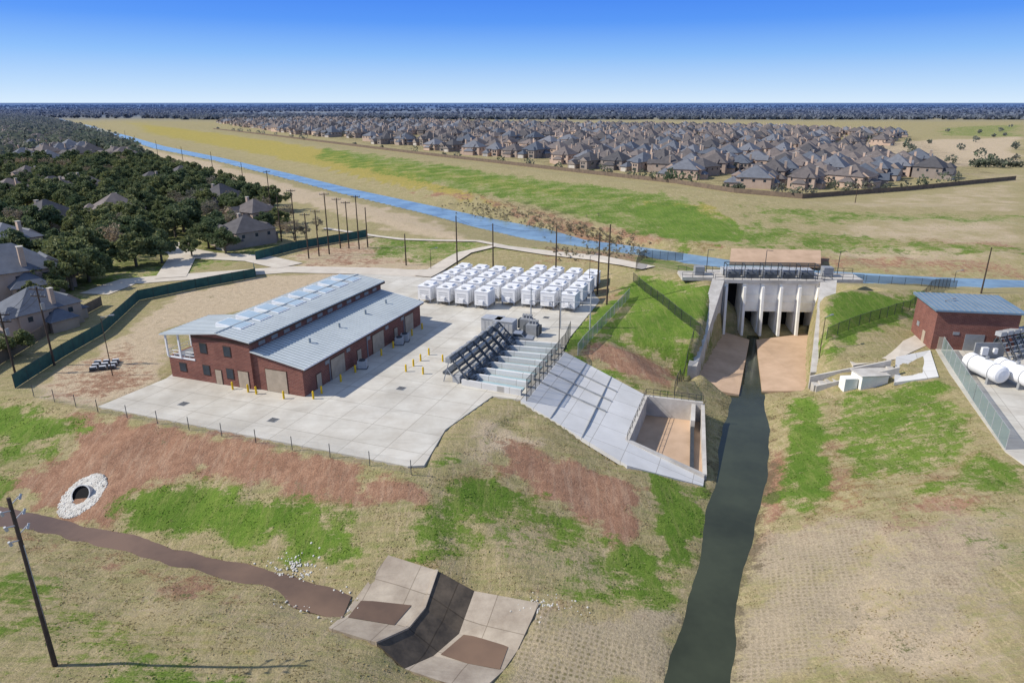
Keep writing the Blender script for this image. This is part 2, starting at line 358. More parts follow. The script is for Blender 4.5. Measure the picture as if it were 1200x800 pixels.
paint(G,.9,[(745,318),(838,338),(825,395),(795,440),(735,405),(700,400),(735,345)]); paint(G,1.05,[(972,345),(1085,350),(1065,375),(975,412),(966,400)])
paint(G,.95,[(645,405),(700,358),(735,350),(700,395),(670,415),(720,440),(790,462),(740,455),(668,420)])
paint(G,.66,[(380,172),(600,205),(800,230),(870,262),(875,286),(790,290),(700,262),(560,228),(450,205),(360,185)],4)
paint(G,.95,[(720,240),(800,240),(870,265),(872,284),(790,286)],3)
paint(G,.55,[(870,240),(1000,248),(1200,252),(1200,262),(900,262)],3); paint(G,.6,[(860,262),(1000,275),(1200,290),(1200,298),(860,288)],3)
paint(G,.6,[(440,275),(560,283),(640,292),(560,296),(500,310),(430,300)]); paint(G,.62,[(735,345),(745,300),(790,302),(840,325),(760,318)])
paint(G,.52,[(0,690),(150,720),(280,800),(0,800)],3); paint(G,.5,[(0,650),(100,680),(60,700),(0,690)]); paint(G,.72,[(170,770),(300,790),(290,830),(160,820)])
paint(G,.6,[(0,140),(130,165),(230,195),(330,240),(330,300),(130,335),(0,400)],3)
paint(YE,1.0,[(150,142),(300,162),(400,178),(560,228),(700,265),(600,245),(450,213),(300,180),(170,155)],4); paint(YE,.9,[(700,228),(830,240),(860,262),(820,262)])
paint(YE,.7,[(400,180),(600,208),(760,240),(600,225),(450,203)],4); paint(YE,.45,[(0,690),(300,730),(450,800),(0,800)],4); paint(YE,.4,[(960,480),(1150,500),(1150,600),(960,620)],4)
paint(MT,.75,[(940,620),(1030,600),(1000,700),(960,800),(850,800),(868,690),(890,620)],2); paint(MT,.9,[(625,722),(790,722),(780,800),(600,810)],1.5)
paint(MT,.5,[(560,600),(700,640),(740,690),(640,695),(560,660)]); paint(MT,.5,[(300,690),(420,715),(400,745),(300,735)])
paint(MT,.5,[(1010,620),(1200,600),(1200,700),(1040,760)])
paint(DK,.7,[(842,470),(905,470),(912,560),(880,700),(862,800),(775,800),(800,730),(820,640),(832,560)],1)
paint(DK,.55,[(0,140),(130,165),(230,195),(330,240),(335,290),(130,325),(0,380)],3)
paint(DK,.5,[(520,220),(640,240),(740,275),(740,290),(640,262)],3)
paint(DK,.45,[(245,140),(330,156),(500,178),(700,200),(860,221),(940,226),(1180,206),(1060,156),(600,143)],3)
paint(PA,.8,[(1010,168),(1200,160),(1200,195),(1100,195)],5); paint(PA,.5,[(1080,200),(1200,205),(1200,250),(930,240),(1180,212)],4)
paint(G,.55,[(1100,150),(1200,146),(1200,160),(1090,160)],5)
HARD=[]
def carve(pw,d=.4):
    sl=sdf(pw,X,Y); m=sl>.15; Z[m]-=d; HARD.append(pw)
# ---------------------------------------------------------------- hard-surface outlines
yard=[P(a,b,.1) for a,b in [(115,476),(478,546),(497,545),(522,503),(577,464),(610,468),(660,410),(668,395),(703,352),(692,337),(600,326),(510,315),(440,318),(385,325),(290,375),(195,443)]]
slope=[P(660,411,.1),P(610,469,.1),P(735,545,-3.7),P(824,569,-6.45),P(826,556,-6.3),P(735,516,-3.6),P(757,463,-3.4)]
W=[[P(455,650,-3.5),P(415,703,-5.35),P(400,722,-5.35),P(385,735,-4.5)],[P(512,668,-3.7),P(497,712,-5.3),P(478,735,-5.3),P(440,752,-4.5)],
   [P(556,692,-5.3),P(538,742,-7.1),P(508,768,-7.1),P(474,783,-5.9)],[P(632,706,-5.4),P(606,762,-6.95),P(590,785,-6.95),P(560,812,-5.9)]]
basin=[P(733,514,-6.3),P(757,470,-6.3),P(828,478,-6.3),P(826,560,-6.3)]
carve(yard,.3); carve(slope,.5); carve([W[0][0],W[1][0],W[2][0],W[3][0],W[3][3],W[2][3],W[1][3],W[0][3]],.35)
bpoly=[P(735,516,-3.6),P(757,463,-3.4),P(824,471,-3.4),P(826,562,-6.4)]; HARD.append(bpoly)
bz=sdf(bpoly,X,Y)>-.3; Z[bz]=np.minimum(Z[bz],-6.9)
ap=[P(846,388,-6.4),P(950,390,-6.4),P(946,458,-6.2),P(893,458,-6.9),P(886,400,-6.9),P(878,400,-6.9),P(866,462,-6.9),P(806,452,-6.2)]
HARD.append(ap)
az=sdf([ap[0],ap[1],ap[2],ap[3],ap[6],ap[7]],X,Y)>.2; Z[az]=np.minimum(Z[az],-7.6)
# ---------------------------------------------------------------- ground mesh
me=bpy.data.meshes.new('ground')
co=np.stack([X,Y,Z],-1).reshape(-1,3).astype(np.float32)
me.vertices.add(nx*ny); me.vertices.foreach_set('co',co.ravel())
idx=np.arange(nx*ny).reshape(ny,nx); q=np.stack([idx[:-1,:-1],idx[:-1,1:],idx[1:,1:],idx[1:,:-1]],-1).reshape(-1,4)
nf=len(q); me.loops.add(nf*4); me.loops.foreach_set('vertex_index',q.ravel().astype(np.int32))
me.polygons.add(nf); me.polygons.foreach_set('loop_start',np.arange(0,nf*4,4,dtype=np.int32)); me.polygons.foreach_set('loop_total',np.full(nf,4,dtype=np.int32))
me.update(); me.validate(); me.polygons.foreach_set('use_smooth',[True]*nf)
for nm,k in (('maskA',(0,1,2)),('maskB',(3,4,5))):
    a=me.color_attributes.new(nm,'FLOAT_COLOR','POINT')
    d=np.ones((nx*ny,4),np.float32)
    for i,c in enumerate(k): d[:,i]=masks[c].ravel()
    a.data.foreach_set('color',d.ravel())
def groundmat():
    m,nt,b=new_mat('ground_soil_and_grass')
    pos=N(nt,'ShaderNodeNewGeometry').outputs['Position']
    A=N(nt,'ShaderNodeAttribute',attribute_name='maskA'); B=N(nt,'ShaderNodeAttribute',attribute_name='maskB')
    sa=N(nt,'ShaderNodeSeparateColor'); sb=N(nt,'ShaderNodeSeparateColor'); nt.links.new(A.outputs['Color'],sa.inputs[0]); nt.links.new(B.outputs['Color'],sb.inputs[0])
    n1=noise(nt,pos,.10,8,.6); n2=noise(nt,pos,.8,8,.7); n3=noise(nt,pos,5,6,.75)
    st=noise(nt,mapping(nt,pos,(.22,1.8,1),(0,0,math.radians(25))),.8,6,.7)
    st2=noise(nt,mapping(nt,pos,(2.0,.2,1),(0,0,math.radians(12))),.8,6,.7)
    nn=mth(nt,'ADD',mth(nt,'MULTIPLY',mth(nt,'SUBTRACT',n1,.5),1.3),mth(nt,'ADD',mth(nt,'MULTIPLY',mth(nt,'SUBTRACT',n2,.5),1.3),mth(nt,'ADD',mth(nt,'MULTIPLY',mth(nt,'SUBTRACT',n3,.5),.9),mth(nt,'MULTIPLY',mth(nt,'SUBTRACT',st,.5),.9))))
    def thr(s,lo=.36,hi=.68): return mrange(nt,mth(nt,'ADD',s,nn),lo,hi)
    base=mixc(nt,mrange(nt,n2,.3,.7),(.43,.355,.20),(.29,.24,.12))
    base=mixc(nt,mrange(nt,st,.45,.62,0,.7),base,(.23,.235,.085))
    base=mixc(nt,mrange(nt,st2,.52,.66,0,.5),base,(.50,.39,.26))
    base=mixc(nt,mrange(nt,n1,.52,.68,0,.5),base,(.25,.21,.10))
    soil=mixc(nt,mrange(nt,n2,.35,.65),(.385,.225,.145),(.27,.15,.095))
    soil=mixc(nt,mrange(nt,st2,.48,.62,0,.5),soil,(.44,.30,.205))
    soil=mixc(nt,mrange(nt,n1,.5,.7,0,.6),soil,(.23,.115,.07))
    pale=mixc(nt,mrange(nt,n2,.35,.65),(.56,.45,.31),(.44,.345,.23))
    green=mixc(nt,mrange(nt,n2,.35,.65),(.090,.175,.020),(.18,.255,.045))
    green=mixc(nt,mrange(nt,n1,.45,.65,0,.5),green,(.065,.125,.018))
    green=mixc(nt,mrange(nt,st2,.5,.62,0,.4),green,(.26,.26,.09))
    yel=mixc(nt,mrange(nt,n2,.4,.6),(.44,.33,.09),(.26,.25,.07))
    c=mixc(nt,thr(sa.outputs[2]),base,pale); c=mixc(nt,thr(sb.outputs[0]),c,yel); c=mixc(nt,thr(sa.outputs[1]),c,soil)
    vo=N(nt,'ShaderNodeTexVoronoi'); vo.inputs['Scale'].default_value=1.9; vo.inputs['Randomness'].default_value=.25
    nt.links.new(mapping(nt,pos,(1,1,0),(0,0,.3)),vo.inputs['Vector'])
    dots=mth(nt,'MULTIPLY',mrange(nt,vo.outputs['Distance'],.2,.42,1,0),mth(nt,'MULTIPLY',mrange(nt,n2,.3,.6,.2,1),mrange(nt,n1,.35,.6,1,.25)))
    mf=mth(nt,'MULTIPLY',thr(sb.outputs[1],.2,.7),.85)
    mc=mixc(nt,dots,mixc(nt,n2,(.45,.37,.27),(.35,.285,.19)),(.14,.125,.055))
    c=mixc(nt,mf,c,mc)
    c=mixc(nt,thr(sa.outputs[0]),c,green)
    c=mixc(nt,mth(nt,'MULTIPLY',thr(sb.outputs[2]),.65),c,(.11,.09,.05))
    c=mixc(nt,1.0,c,mixc(nt,mrange(nt,n3,.28,.72),(1.28,1.28,1.28),(.62,.62,.62)),'MULTIPLY')
    s=N(nt,'ShaderNodeSeparateXYZ'); nt.links.new(pos,s.inputs[0])
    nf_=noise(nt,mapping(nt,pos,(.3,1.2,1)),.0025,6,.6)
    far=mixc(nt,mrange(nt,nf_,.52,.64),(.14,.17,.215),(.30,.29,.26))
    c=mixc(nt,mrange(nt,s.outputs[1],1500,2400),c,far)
    c=mixc(nt,mrange(nt,s.outputs[1],2600,7000,0,.97),c,(.085,.15,.29))  # blue distance haze put into the far ground's base colour
    nt.links.new(c,b.inputs['Base Color']); b.inputs['Roughness'].default_value=.95; b.inputs['Specular IOR Level'].default_value=.1
    bp=N(nt,'ShaderNodeBump'); bp.inputs['Strength'].default_value=.9; bp.inputs['Distance'].default_value=.32
    nt.links.new(mth(nt,'ADD',n2,mth(nt,'MULTIPLY',n3,.45)),bp.inputs['Height']); nt.links.new(bp.outputs[0],b.inputs['Normal'])
    return m
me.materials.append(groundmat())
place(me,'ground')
# ---------------------------------------------------------------- water
def flat(name,pts,mat):
    b=MB(); b.poly(pts); return b.obj(name,[mat])
flat('channel_water',[P(a,b,-7.2) for a,b in [(876,392),(889,392),(893,440),(925,465),(925,560),(900,700),(885,1000),(740,1000),(765,760),(800,640),(820,560),(850,462),(872,450)]],'wch')
flat('ditch_water',[P(a,b,-5.24) for a,b in [(-500,485),(20,586),(200,628),(330,662),(412,698),(400,727),(330,708),(200,674),(20,630),(-500,535)]],'wbr')
rb=MB()
for i in range(len(nr)-1):
    q=[P(nr[i][0],nr[i][1]+1,-2.2),P(nr[i+1][0],nr[i+1][1]+1,-2.2),P(fr[i+1][0],fr[i+1][1],-2.2),P(fr[i][0],fr[i][1],-2.2)]
    rb.poly(q)
rb.obj('river_water',['wriv'])
# ---------------------------------------------------------------- paving
b=MB(); b.prism(yard[::-1],.5); b.obj('concrete_yard',['conc'])
b=MB(); b.prism([slope[0],slope[1],slope[2],slope[5],slope[6]][::-1],.6,0)
b.prism([slope[2],slope[3],slope[4],slope[5]][::-1],.6,0)
def lp(a,b_,t): return a.lerp(b_,t)
for t in (.25,.5,.75):
    a=lp(slope[0],slope[1],t*.8+.05); c=lp(slope[6],slope[5],t*.9); c=lp(a,c,.72); b.wall(a+Vector((0,0,.18)),c+Vector((0,0,.18)),.16,c.z-.2,1)
for t in (.3,.6):
    a=lp(slope[0],slope[6],t);c=lp(slope[1],slope[2],t); b.wall(a+Vector((0,0,.08)),c+Vector((0,0,.08)),.12,c.z-.3,1)
b.obj('concrete_spillway_slope',['concS','grey'])
b=MB()
for i in range(3):
    for j in range(3):
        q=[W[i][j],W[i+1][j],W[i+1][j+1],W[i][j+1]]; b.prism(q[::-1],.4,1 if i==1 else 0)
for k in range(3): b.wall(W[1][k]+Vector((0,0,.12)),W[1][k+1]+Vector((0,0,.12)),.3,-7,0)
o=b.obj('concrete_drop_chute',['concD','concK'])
flat('chute_pool_water',[lp(W[1][1],W[0][1],.9)+Vector((0,0,.06)),lp(W[0][1],W[1][1],.85)+Vector((0,.6,.06)),lp(W[0][2],W[1][2],.8)+Vector((0,0,.06)),lp(W[0][2],W[1][2],.1)+Vector((0,0,.06))],'wbr')
flat('chute_lower_water',[lp(W[2][1],W[3][1],.08)+Vector((0,0,.05)),lp(W[2][1],W[3][1],.5)+Vector((0,.45,.05)),lp(W[2][1],W[3][1],.85)+Vector((0,.1,.05)),lp(W[2][2],W[3][2],.95)+Vector((0,0,.05)),lp(W[2][2],W[3][2],.5)+Vector((0,-.1,.05)),lp(W[2][2],W[3][2],.1)+Vector((0,.3,.05))],'wbr')
def ribbon(name,pts,w,mat,off=.12):
    b=MB(); L_=[];acc=[]
    for i in range(len(pts)-1):
        a,c=Vector(pts[i]),Vector(pts[i+1]); n=max(1,int((c-a).length/3))
        for k in range(n): acc.append(a.lerp(c,k/n))
    acc.append(Vector(pts[-1]))
    for i,p in enumerate(acc):
        d=(acc[min(i+1,len(acc)-1)]-acc[max(i-1,0)]); n=Vector((-d.y,d.x,0)).normalized()
        L_.append([Vector((p.x+n.x*w*s,p.y+n.y*w*s,hz(p.x+n.x*w*s,p.y+n.y*w*s)+off)) for s in (-.5,-.25,0,.25,.5)])
    for i in range(len(L_)-1):
        for j in range(4): b.poly([L_[i][j+1],L_[i][j],L_[i+1][j],L_[i+1][j+1]])
    return b.obj(name,[mat])
ribbon('access_road',[P(*q) for q in [(512,322),(440,318),(340,316),(200,326),(150,330),(110,345)]],7,'pale')
ribbon('levee_path',[T(*q) for q in [(495,325),(525,308),(545,297),(580,289),(620,294),(700,303),(760,315)]],4.5,'pale',.3)
ribbon('levee_path',[T(*q) for q in [(380,268),(470,281),(560,283),(600,291)]],2.2,'pale',.25)
ribbon('street',[P(*q) for q in [(340,312),(300,303),(240,300),(190,290)]],8,'pale',.16)
ribbon('street',[P(*q) for q in [(200,326),(215,300),(205,285)]],7,'pale',.2)
b=MB()
for q in ([ap[0],ap[5]+Vector((0,0,.4)),ap[6],ap[7]],[ap[4]+Vector((0,0,.4)),ap[1],ap[2],ap[3]]): b.hexa([(p[0],p[1],p[2]-1.4) for p in q],q,0)
b.obj('channel_apron',['concT'])
b=MB(); b.prism([P(1113,437,.1),P(1178,528,.1),P(1215,555,.1),P(1300,500,.1),P(1300,395,.1),P(1090,398,.1)],.4); b.obj('equipment_yard',['conc'])
b=MB(); b.hexa([p-Vector((0,0,.5)) for p in [P(1048,448,-1.2),P(1100,441,.1),P(1090,410,.2),P(1050,418,.1)]],[P(1048,448,-1.2),P(1100,441,.1),P(1090,410,.2),P(1050,418,.1)]); b.obj('concrete_ramp',['concS'])
b=MB(); q=[P(975,398,.2),P(1068,368,.6),P(1095,400,.1),P(1052,420,-.1),P(1000,428,-.9)]; b.prism(q,.8); b.obj('gravel_pad',['pale'])
b=MB(); q=[P(855,307,-1.3),P(962,309,-1.3),P(962,293,.3),P(857,291,.3)]; b.prism(q,1.2); b.obj('bank_revetment',['concT'])
# ---------------------------------------------------------------- outlet basin
b=MB()
TA,TB,TC,TD=P(757,463,-3.3),P(824,471,-3.3),P(826,556,-6.0),P(735,515,-3.5)
b.hexa([p-Vector((0,0,.5)) for p in basin[::-1]],[Vector((p.x,p.y,-6.5)) for p in basin[::-1]],1)
b.wall(TD,TA,.6,-7,0); b.wall(TA,TB,.6,-7,0); b.wall(TD,TC,.7,-7.4,0)
m1=lp(TA,TB,.84); m2=lp(TD,TC,.84)
b.wall((m1.x,m1.y,-3.6),(lp(m1,m2,.25).x,lp(m1,m2,.25).y,-4.6),.6,-7,0)
b.wall((lp(m1,m2,.25).x,lp(m1,m2,.25).y,-5.6),(m2.x,m2.y,-5.9),.5,-7,2)
b.wall((TB.x,TB.y,-3.6),(TC.x,TC.y,-5.9),.5,-8,0)
for p,q in ((TD,TA),(TA,TB)):
    for k in range(9):
        a=lp(p,q,k/8); b.beam(a,a+Vector((0,0,1.1)),.04,.04,4,2)
    for z in(.55,1.1): b.beam(p+Vector((0,0,z)),q+Vector((0,0,z)),.035,.035,4,2)
b.obj('outlet_basin',['concW','concT','dark'])
# ---------------------------------------------------------------- pump station
N0=Vector((-29.9,89.6,.1)); RZ=math.radians(-20)
st=empty('brick_pump_station',N0,RZ)
b=MB()
b.box(-8.5,0,.4,36.5,-.2,4.3); b.hexa([(-8.5,.4,4.3),(0,.4,4.3),(0,36.5,4.3),(-8.5,36.5,4.3)],[(-8.5,.4,5.7),(-.01,.4,4.31),(-.01,36.5,4.31),(-8.5,36.5,5.7)])
b.box(-19,-8.5,0,37,-.2,7.3); b.box(-24,-19,0,34,-.2,3.4)
b.poly([(-19,-.002,7.3),(-8.5,-.002,7.3),(-13.75,-.002,8.0)])
b.obj('walls',['brick'],st)
b=MB()
def seamroof(x0,z0,x1,z1,y0,y1):
    b.hexa([(x0,y0,z0-.18),(x1,y0,z1-.18),(x1,y1,z1-.18),(x0,y1,z0-.18)],[(x0,y0,z0),(x1,y0,z1),(x1,y1,z1),(x0,y1,z0)],0)
    y=y0+.3
    while y<y1:
        b.hexa([(x0,y,z0),(x1,y,z1),(x1,y+.09,z1),(x0,y+.09,z0)],[(x0,y,z0+.07),(x1,y,z1+.07),(x1,y+.09,z1+.07),(x0,y+.09,z0+.07)],1); y+=.75
seamroof(-8.5,6.0,.6,4.45,0,37); seamroof(-13.75,8.35,-7.9,7.6,-.6,37.6); seamroof(-24.6,7.0,-13.75,8.34,-.6,9.5); seamroof(-19.6,7.62,-13.76,8.35,9.5,37.6)
b.box(-13.9,-13.6,-.6,37.6,8.33,8.45,1)
for k in range(8):
    y=2.6+k*4.3
    B_=[(-16.6,y,7.95),(-11.9,y,8.0),(-11.9,y+3,8.0),(-16.6,y+3,7.95)]
    b.hexa(B_,[(-16.6,y,8.62),(-11.9,y,8.22),(-11.9,y+3,8.22),(-16.6,y+3,8.62)],3)
    b.hexa([(-16.4,y+.2,8.58),(-12.1,y+.2,8.2),(-12.1,y+2.8,8.2),(-16.4,y+2.8,8.58)],[(-16.4,y+.2,8.65),(-12.1,y+.2,8.28),(-12.1,y+2.8,8.28),(-16.4,y+2.8,8.65)],2)
for y in (8,16,24,31): b.beam((-4,y,5),(-4,y,6),.2,.2,8,1)
b.obj('roof',['roof','seam','skyl','white'],st)
b=MB()
b.box(-7.95,-7.85,-.6,37.6,7.1,7.42,0); b.box(.5,.6,0,37,4.0,4.3,0); b.box(-19,-8.4,-.08,-.005,6.9,7.3,0)
b.box(-24.05,-18.9,-.07,-.01,3.2,3.5,1)
b.hexa([(-8.5,.33,5.5),(0.1,.33,4.1),(.1,.395,4.1),(-8.5,.395,5.5)],[(-8.5,.33,5.8),(0.1,.33,4.4),(.1,.395,4.4),(-8.5,.395,5.8)],0)
b.box(-24.62,-24.602,-.6,9.5,6.8,7.02,1); b.box(.602,.66,0,37,4.25,4.5,1)
b.obj('fascia',['trim','white'],st)
b=MB()
def winF(x,z,w,h,y=0,mi=0): b.box(x-w/2-.1,x+w/2+.1,y-.05,y-.004,z-.1,z+h+.1,1); b.box(x-w/2,x+w/2,y-.08,y-.052,z,z+h,mi)
for x in (-17,-12.6): winF(x,4.7,1.2,1.5); winF(x,1.2,1.2,1.5)
winF(-14.8,.05,1.1,2.2,0,2); winF(-21.5,1.2,1.2,1.3); winF(-4.6,.05,3.6,3.4,.4,2); winF(-10.2,.05,1.8,2.6,0,2)
for y,w,h in ((4,1.1,2.2),(9,3.6,3.2),(15,1.1,2.2),(21,3.6,3.2),(27,1.1,2.2),(32,3,3.2)):
    b.box(.004,.06,y-w/2-.1,y+w/2+.1,0,h+.1,1); b.box(.062,.09,y-w/2,y+w/2,0,h,2)
for y in (6.3,12,18,24,29.5): b.box(.004,.1,y-.5,y+.5,2.9,3.5,3)
for y in (6.8,17.5,30): b.box(.004,.14,y-.06,y+.06,0,4.0,3)
for k in range(12): b.box(-8.49,-8.42,2+k*2.9,3.4+k*2.9,6.25,6.9,3)
b.obj('doors_and_windows',['glass','trim','beige','grey'],st)
b=MB()
for x,y in ((-24,-.2),(-21.5,-.2),(-24,4.5),(-24,9)): b.box(x-.12,x+.12,y,y+.24,3.4,7.0+(x+24)*.12,0)
for z in (3.9,4.4):
    b.beam((-24,.1,z),(-19,.1,z),.04,mi=0); b.beam((-24,.1,z),(-24,34,z),.04,mi=0)
for k in range(18): b.beam((-24,.1+k*2,3.4),(-24,.1+k*2,4.4),.035,mi=0)
for k in range(5): b.beam((-24+k,.1,3.4),(-24+k,.1,4.4),.035,mi=0)
b.box(-23.5,-19.5,.5,33.5,3.41,3.46,1)
b.obj('canopy_and_railing',['white','grey'],st)
st_pt=lambda x,y,z=0:Matrix.Translation(N0)@Matrix.Rotation(RZ,4,'Z')@Vector((x,y,z))
bm=MB(); bm.beam((0,0,0),(0,0,1.1),.15,.15,10,0); bm.beam((0,0,1.1),(0,0,1.22),.15,.06,10,0); bmm=bm.mesh('bollard',['yel'])
for x,y in ((-7.2,-1.2),(-2.4,-1.2),(1.6,.2),(1.6,2.2),(1.7,7),(1.7,11),(1.7,19),(1.7,23),(9,14),(9,16.5),(9,19),(9,22),(12,14),(12.5,20),(1.6,30),(1.6,34),(-11.6,-1),(-8.8,-1)): place(bmm,'yellow_bollard',st_pt(x,y))
ac=MB(); ac.box(-.7,.7,-.6,.6,.1,1.3,0); ac.beam((0,0,1.3),(0,0,1.45),.5,.5,12,1); ac.box(-.8,.8,-.7,.7,0,.1,1); acm=ac.mesh('ac',['galv','dark'])
for x,y in ((1.8,13),(1.8,25),(1.8,27)): place(acm,'air_conditioner',st_pt(x,y))
b=MB(); b.box(-.6,.6,-.6,.6,.004,.03,0); 
for k in range(5): b.box(-.5,.5,-.5+k*.22,-.4+k*.22,.031,.045,1)
dm=b.mesh('drain',['grey','black'])
for a,c in ((320,492),(215,473),(560,440),(470,455),(640,372)): place(dm,'storm_drain',P(a,c,.1),RZ)
# ---------------------------------------------------------------- generator array
g=MB(); 
for x in (-1.3,1.3):
    for y in (-1.9,1.9): g.box(x-.12,x+.12,y-.12,y+.12,0,.7,1)
g.box(-1.45,1.45,-2.1,2.1,.7,3.5,0); g.box(-1.52,1.52,-2.17,2.17,3.5,3.6,0); g.box(-1.1,1.1,.1,1.8,3.6,3.9,0); g.beam((0,-1,3.6),(0,-1,3.85),.55,.5,14,2)
for k in range(4): g.box(-1.0,1.0,-2.14,-2.105,1.2+k*.45,1.3+k*.45,2)
for k in range(3): g.box(-1.48,-1.453,-1.4+k*1.1,-1.3+k*1.1,.9,3.2,2); g.box(1.453,1.48,-1.4+k*1.1,-1.3+k*1.1,.9,3.2,2)
g.box(-.5,.5,-2.6,-2.11,.9,1.7,0)
gm=g.mesh('gen',['white','grey','lgrey'])
u=Vector((math.cos(RZ),math.sin(RZ),0)); v=Vector((-math.sin(RZ),math.cos(RZ),0))
for org,nn in ((P(498,352),4),(P(594,355),4)):
    for i in range(nn):
        for j in range(4): place(gm,'generator_enclosure',org+u*(i*4.3+1+random.uniform(-.1,.1))+v*(j*6.1)+Vector((0,0,.1)),RZ)
for k,(a,c) in enumerate([(578,388),(592,391),(624,393),(617,386)]):
    b=MB()
    if k<2: 
        b.box(-1.9,1.9,-1.2,1.2,0,2.6,0); b.box(-1.9,1.9,-1.3,1.3,2.6,2.75,1)
        for i in range(5): b.box(-1.7+i*.75,-1.15+i*.75,-1.24,-1.205,.3,2.3,1)
        b.obj('electrical_cabinet',['lgrey','galv'],None,P(a,c,.1),RZ)
    else:
        b.box(-1,1,-.9,.9,.2,2.2,0)
        for i in range(7): b.box(-1.5,-1.02,-.8+i*.25,-.7+i*.25,.4,2,1); b.box(1.02,1.5,-.8+i*.25,-.7+i*.25,.4,2,1)
        for i in (-.6,0,.6): b.beam((i,0,2.2),(i,0,3.1),.12,.05,8,2)
        b.beam((-.9,.5,2.6),(.9,.5,2.6),.3,.3,10,0); b.box(-1.2,1.2,-1.1,1.1,0,.2,2)
        b.obj('power_transformer',['grey','mach','galv'],None,P(a,c,.1),RZ)
# steel dead-end frame beside the transformers
b=MB()
for x in (0,5.5,11):
    b.beam((x,0,0),(x,0,7.5),.14,.1,6,0); b.beam((x,0,7.5),(x,0,9),.04,.02,5,0)
for z in (5.2,7.3): b.beam((0,0,z),(11,0,z),.08,.08,5,0)
for x in (1.5,4,7,9.5): b.beam((x,0,5.2),(x,0,4.4),.07,.04,6,1)
b.obj('steel_line_frame',['galv','mach'],None,P(622,384,.1),RZ+.25)
def pickup(loc,rz):
    e=empty('pickup_truck',loc,rz)
    prof=[(-2.8,.45),(2.75,.45),(2.85,.8),(2.75,1.15),(1.4,1.25),(.75,1.85),(-.7,1.9),(-.95,1.25),(-2.75,1.22)]
    b=MB(); b.hexa([(x,-.95,z) for x,z in prof[:5]+prof[7:]],[(x,.95,z) for x,z in prof[:5]+prof[7:]],0)
    b.hexa([(x,-.85,z) for x,z in [(1.45,1.24),(.75,1.88),(-.7,1.92),(-.98,1.24)]],[(x,.85,z) for x,z in [(1.45,1.24),(.75,1.88),(-.7,1.92),(-.98,1.24)]],0)
    b.box(-2.65,-1.05,-.8,.8,1.2,1.26,2)
    b.obj('body',['car','glass','dark'],e)
    b=MB(); 
    for s in(-1,1): b.poly([(1.15,s*.86,1.3),(.7,s*.86,1.78),(-.6,s*.86,1.8),(-.8,s*.86,1.3)],0)
    b.poly([(1.42,-.75,1.29),(1.42,.75,1.29),(.82,.75,1.84),(.82,-.75,1.84)],0)
    b.obj('windows',['glass'],e)
    b=MB()
    for x in(-1.8,1.8):
        for s in(-1,1): b.beam((x,s*.98,.4),(x,s*.72,.4),.4,.4,16,0); b.beam((x,s*.985,.4),(x,s*.96,.4),.22,.22,12,1)
    b.obj('wheels',['tire','galv'],e)
pickup(P(607,401,.1),math.radians(-12))
# ---------------------------------------------------------------- pump intake with raking screens
I0,I1,I2,I3=P(516,446,.1),P(574,402,.1),P(657,408,.1),P(611,463,.1)
it=empty('pump_intake_screens')
b=MB(); n=7
for i in range(n+1):
    t=i/n; a=lp(I0,I1,t); c=lp(I3,I2,t); a2=lp(a,c,.28); b.wall(a2+Vector((0,0,.9)),c+Vector((0,0,.9)),.45,-.3,0)
b.obj('bay_walls',['concS'],it)
b=MB()
for i in range(n):
    a,a_=lp(I0,I1,(i+.12)/n),lp(I0,I1,(i+.88)/n); c,c_=lp(I3,I2,(i+.12)/n),lp(I3,I2,(i+.88)/n)
    b.prism([lp(a,c,.42)+Vector((0,0,.12)),lp(a,c,.97)+Vector((0,0,.12)),lp(a_,c_,.97)+Vector((0,0,.12)),lp(a_,c_,.42)+Vector((0,0,.12))],.1,0)
    b.prism([lp(a,c,.25)+Vector((0,0,.15)),lp(a,c,.42)+Vector((0,0,.15)),lp(a_,c_,.42)+Vector((0,0,.15)),lp(a_,c_,.25)+Vector((0,0,.15))],.12,1)
b.obj('bays',['teal','black'],it)
b=MB()
for i in range(n):
    m0=lp(I0,I1,(i+.5)/n); m1=lp(I3,I2,(i+.5)/n); d=(m1-m0).normalized(); sd=Vector((-d.y,d.x,0))*1.55
    for s in(-1,1):
        lo=m0+d*5.4+sd*s*.85+Vector((0,0,.2)); hi=m0+d*1.8+sd*s*.85+Vector((0,0,4.0)); b.beam(lo,hi,.16,.16,4,0); b.beam(m0+d*.6+sd*s*.85,hi,.09,.09,4,1); b.beam(m0+d*3+sd*s*.85,m0+d*1.2+sd*s*.85+Vector((0,0,2.2)),.08,.08,4,1)
    for k in range(9):
        t=k/8; p=m0+d*(5.4-3.6*t)+Vector((0,0,.2+3.8*t)); b.beam(p-sd*.85,p+sd*.85,.09 if k%2 else .16,None,4,0 if k%3 else 1)
    p=m0+d*1.5+Vector((0,0,3.9)); b.wall(p-sd*.9,p+sd*.9,.9,3.2,2); b.beam(p+Vector((0,0,.1)),p+sd*.4+Vector((0,0,.1)),.3,.3,8,1)
    b.wall(m0+d*2.6-sd*.7+Vector((0,0,1.1)),m0+d*2.6+sd*.7+Vector((0,0,1.1)),1.2,.1,1)
cA=lp(I0,I3,.08)+Vector((0,0,1.6));cB=lp(I1,I2,.08)+Vector((0,0,1.6)); b.wall(cA,cB,1.2,1.3,0)
b.obj('rake_machines',['mach','lgrey','grey'],it)
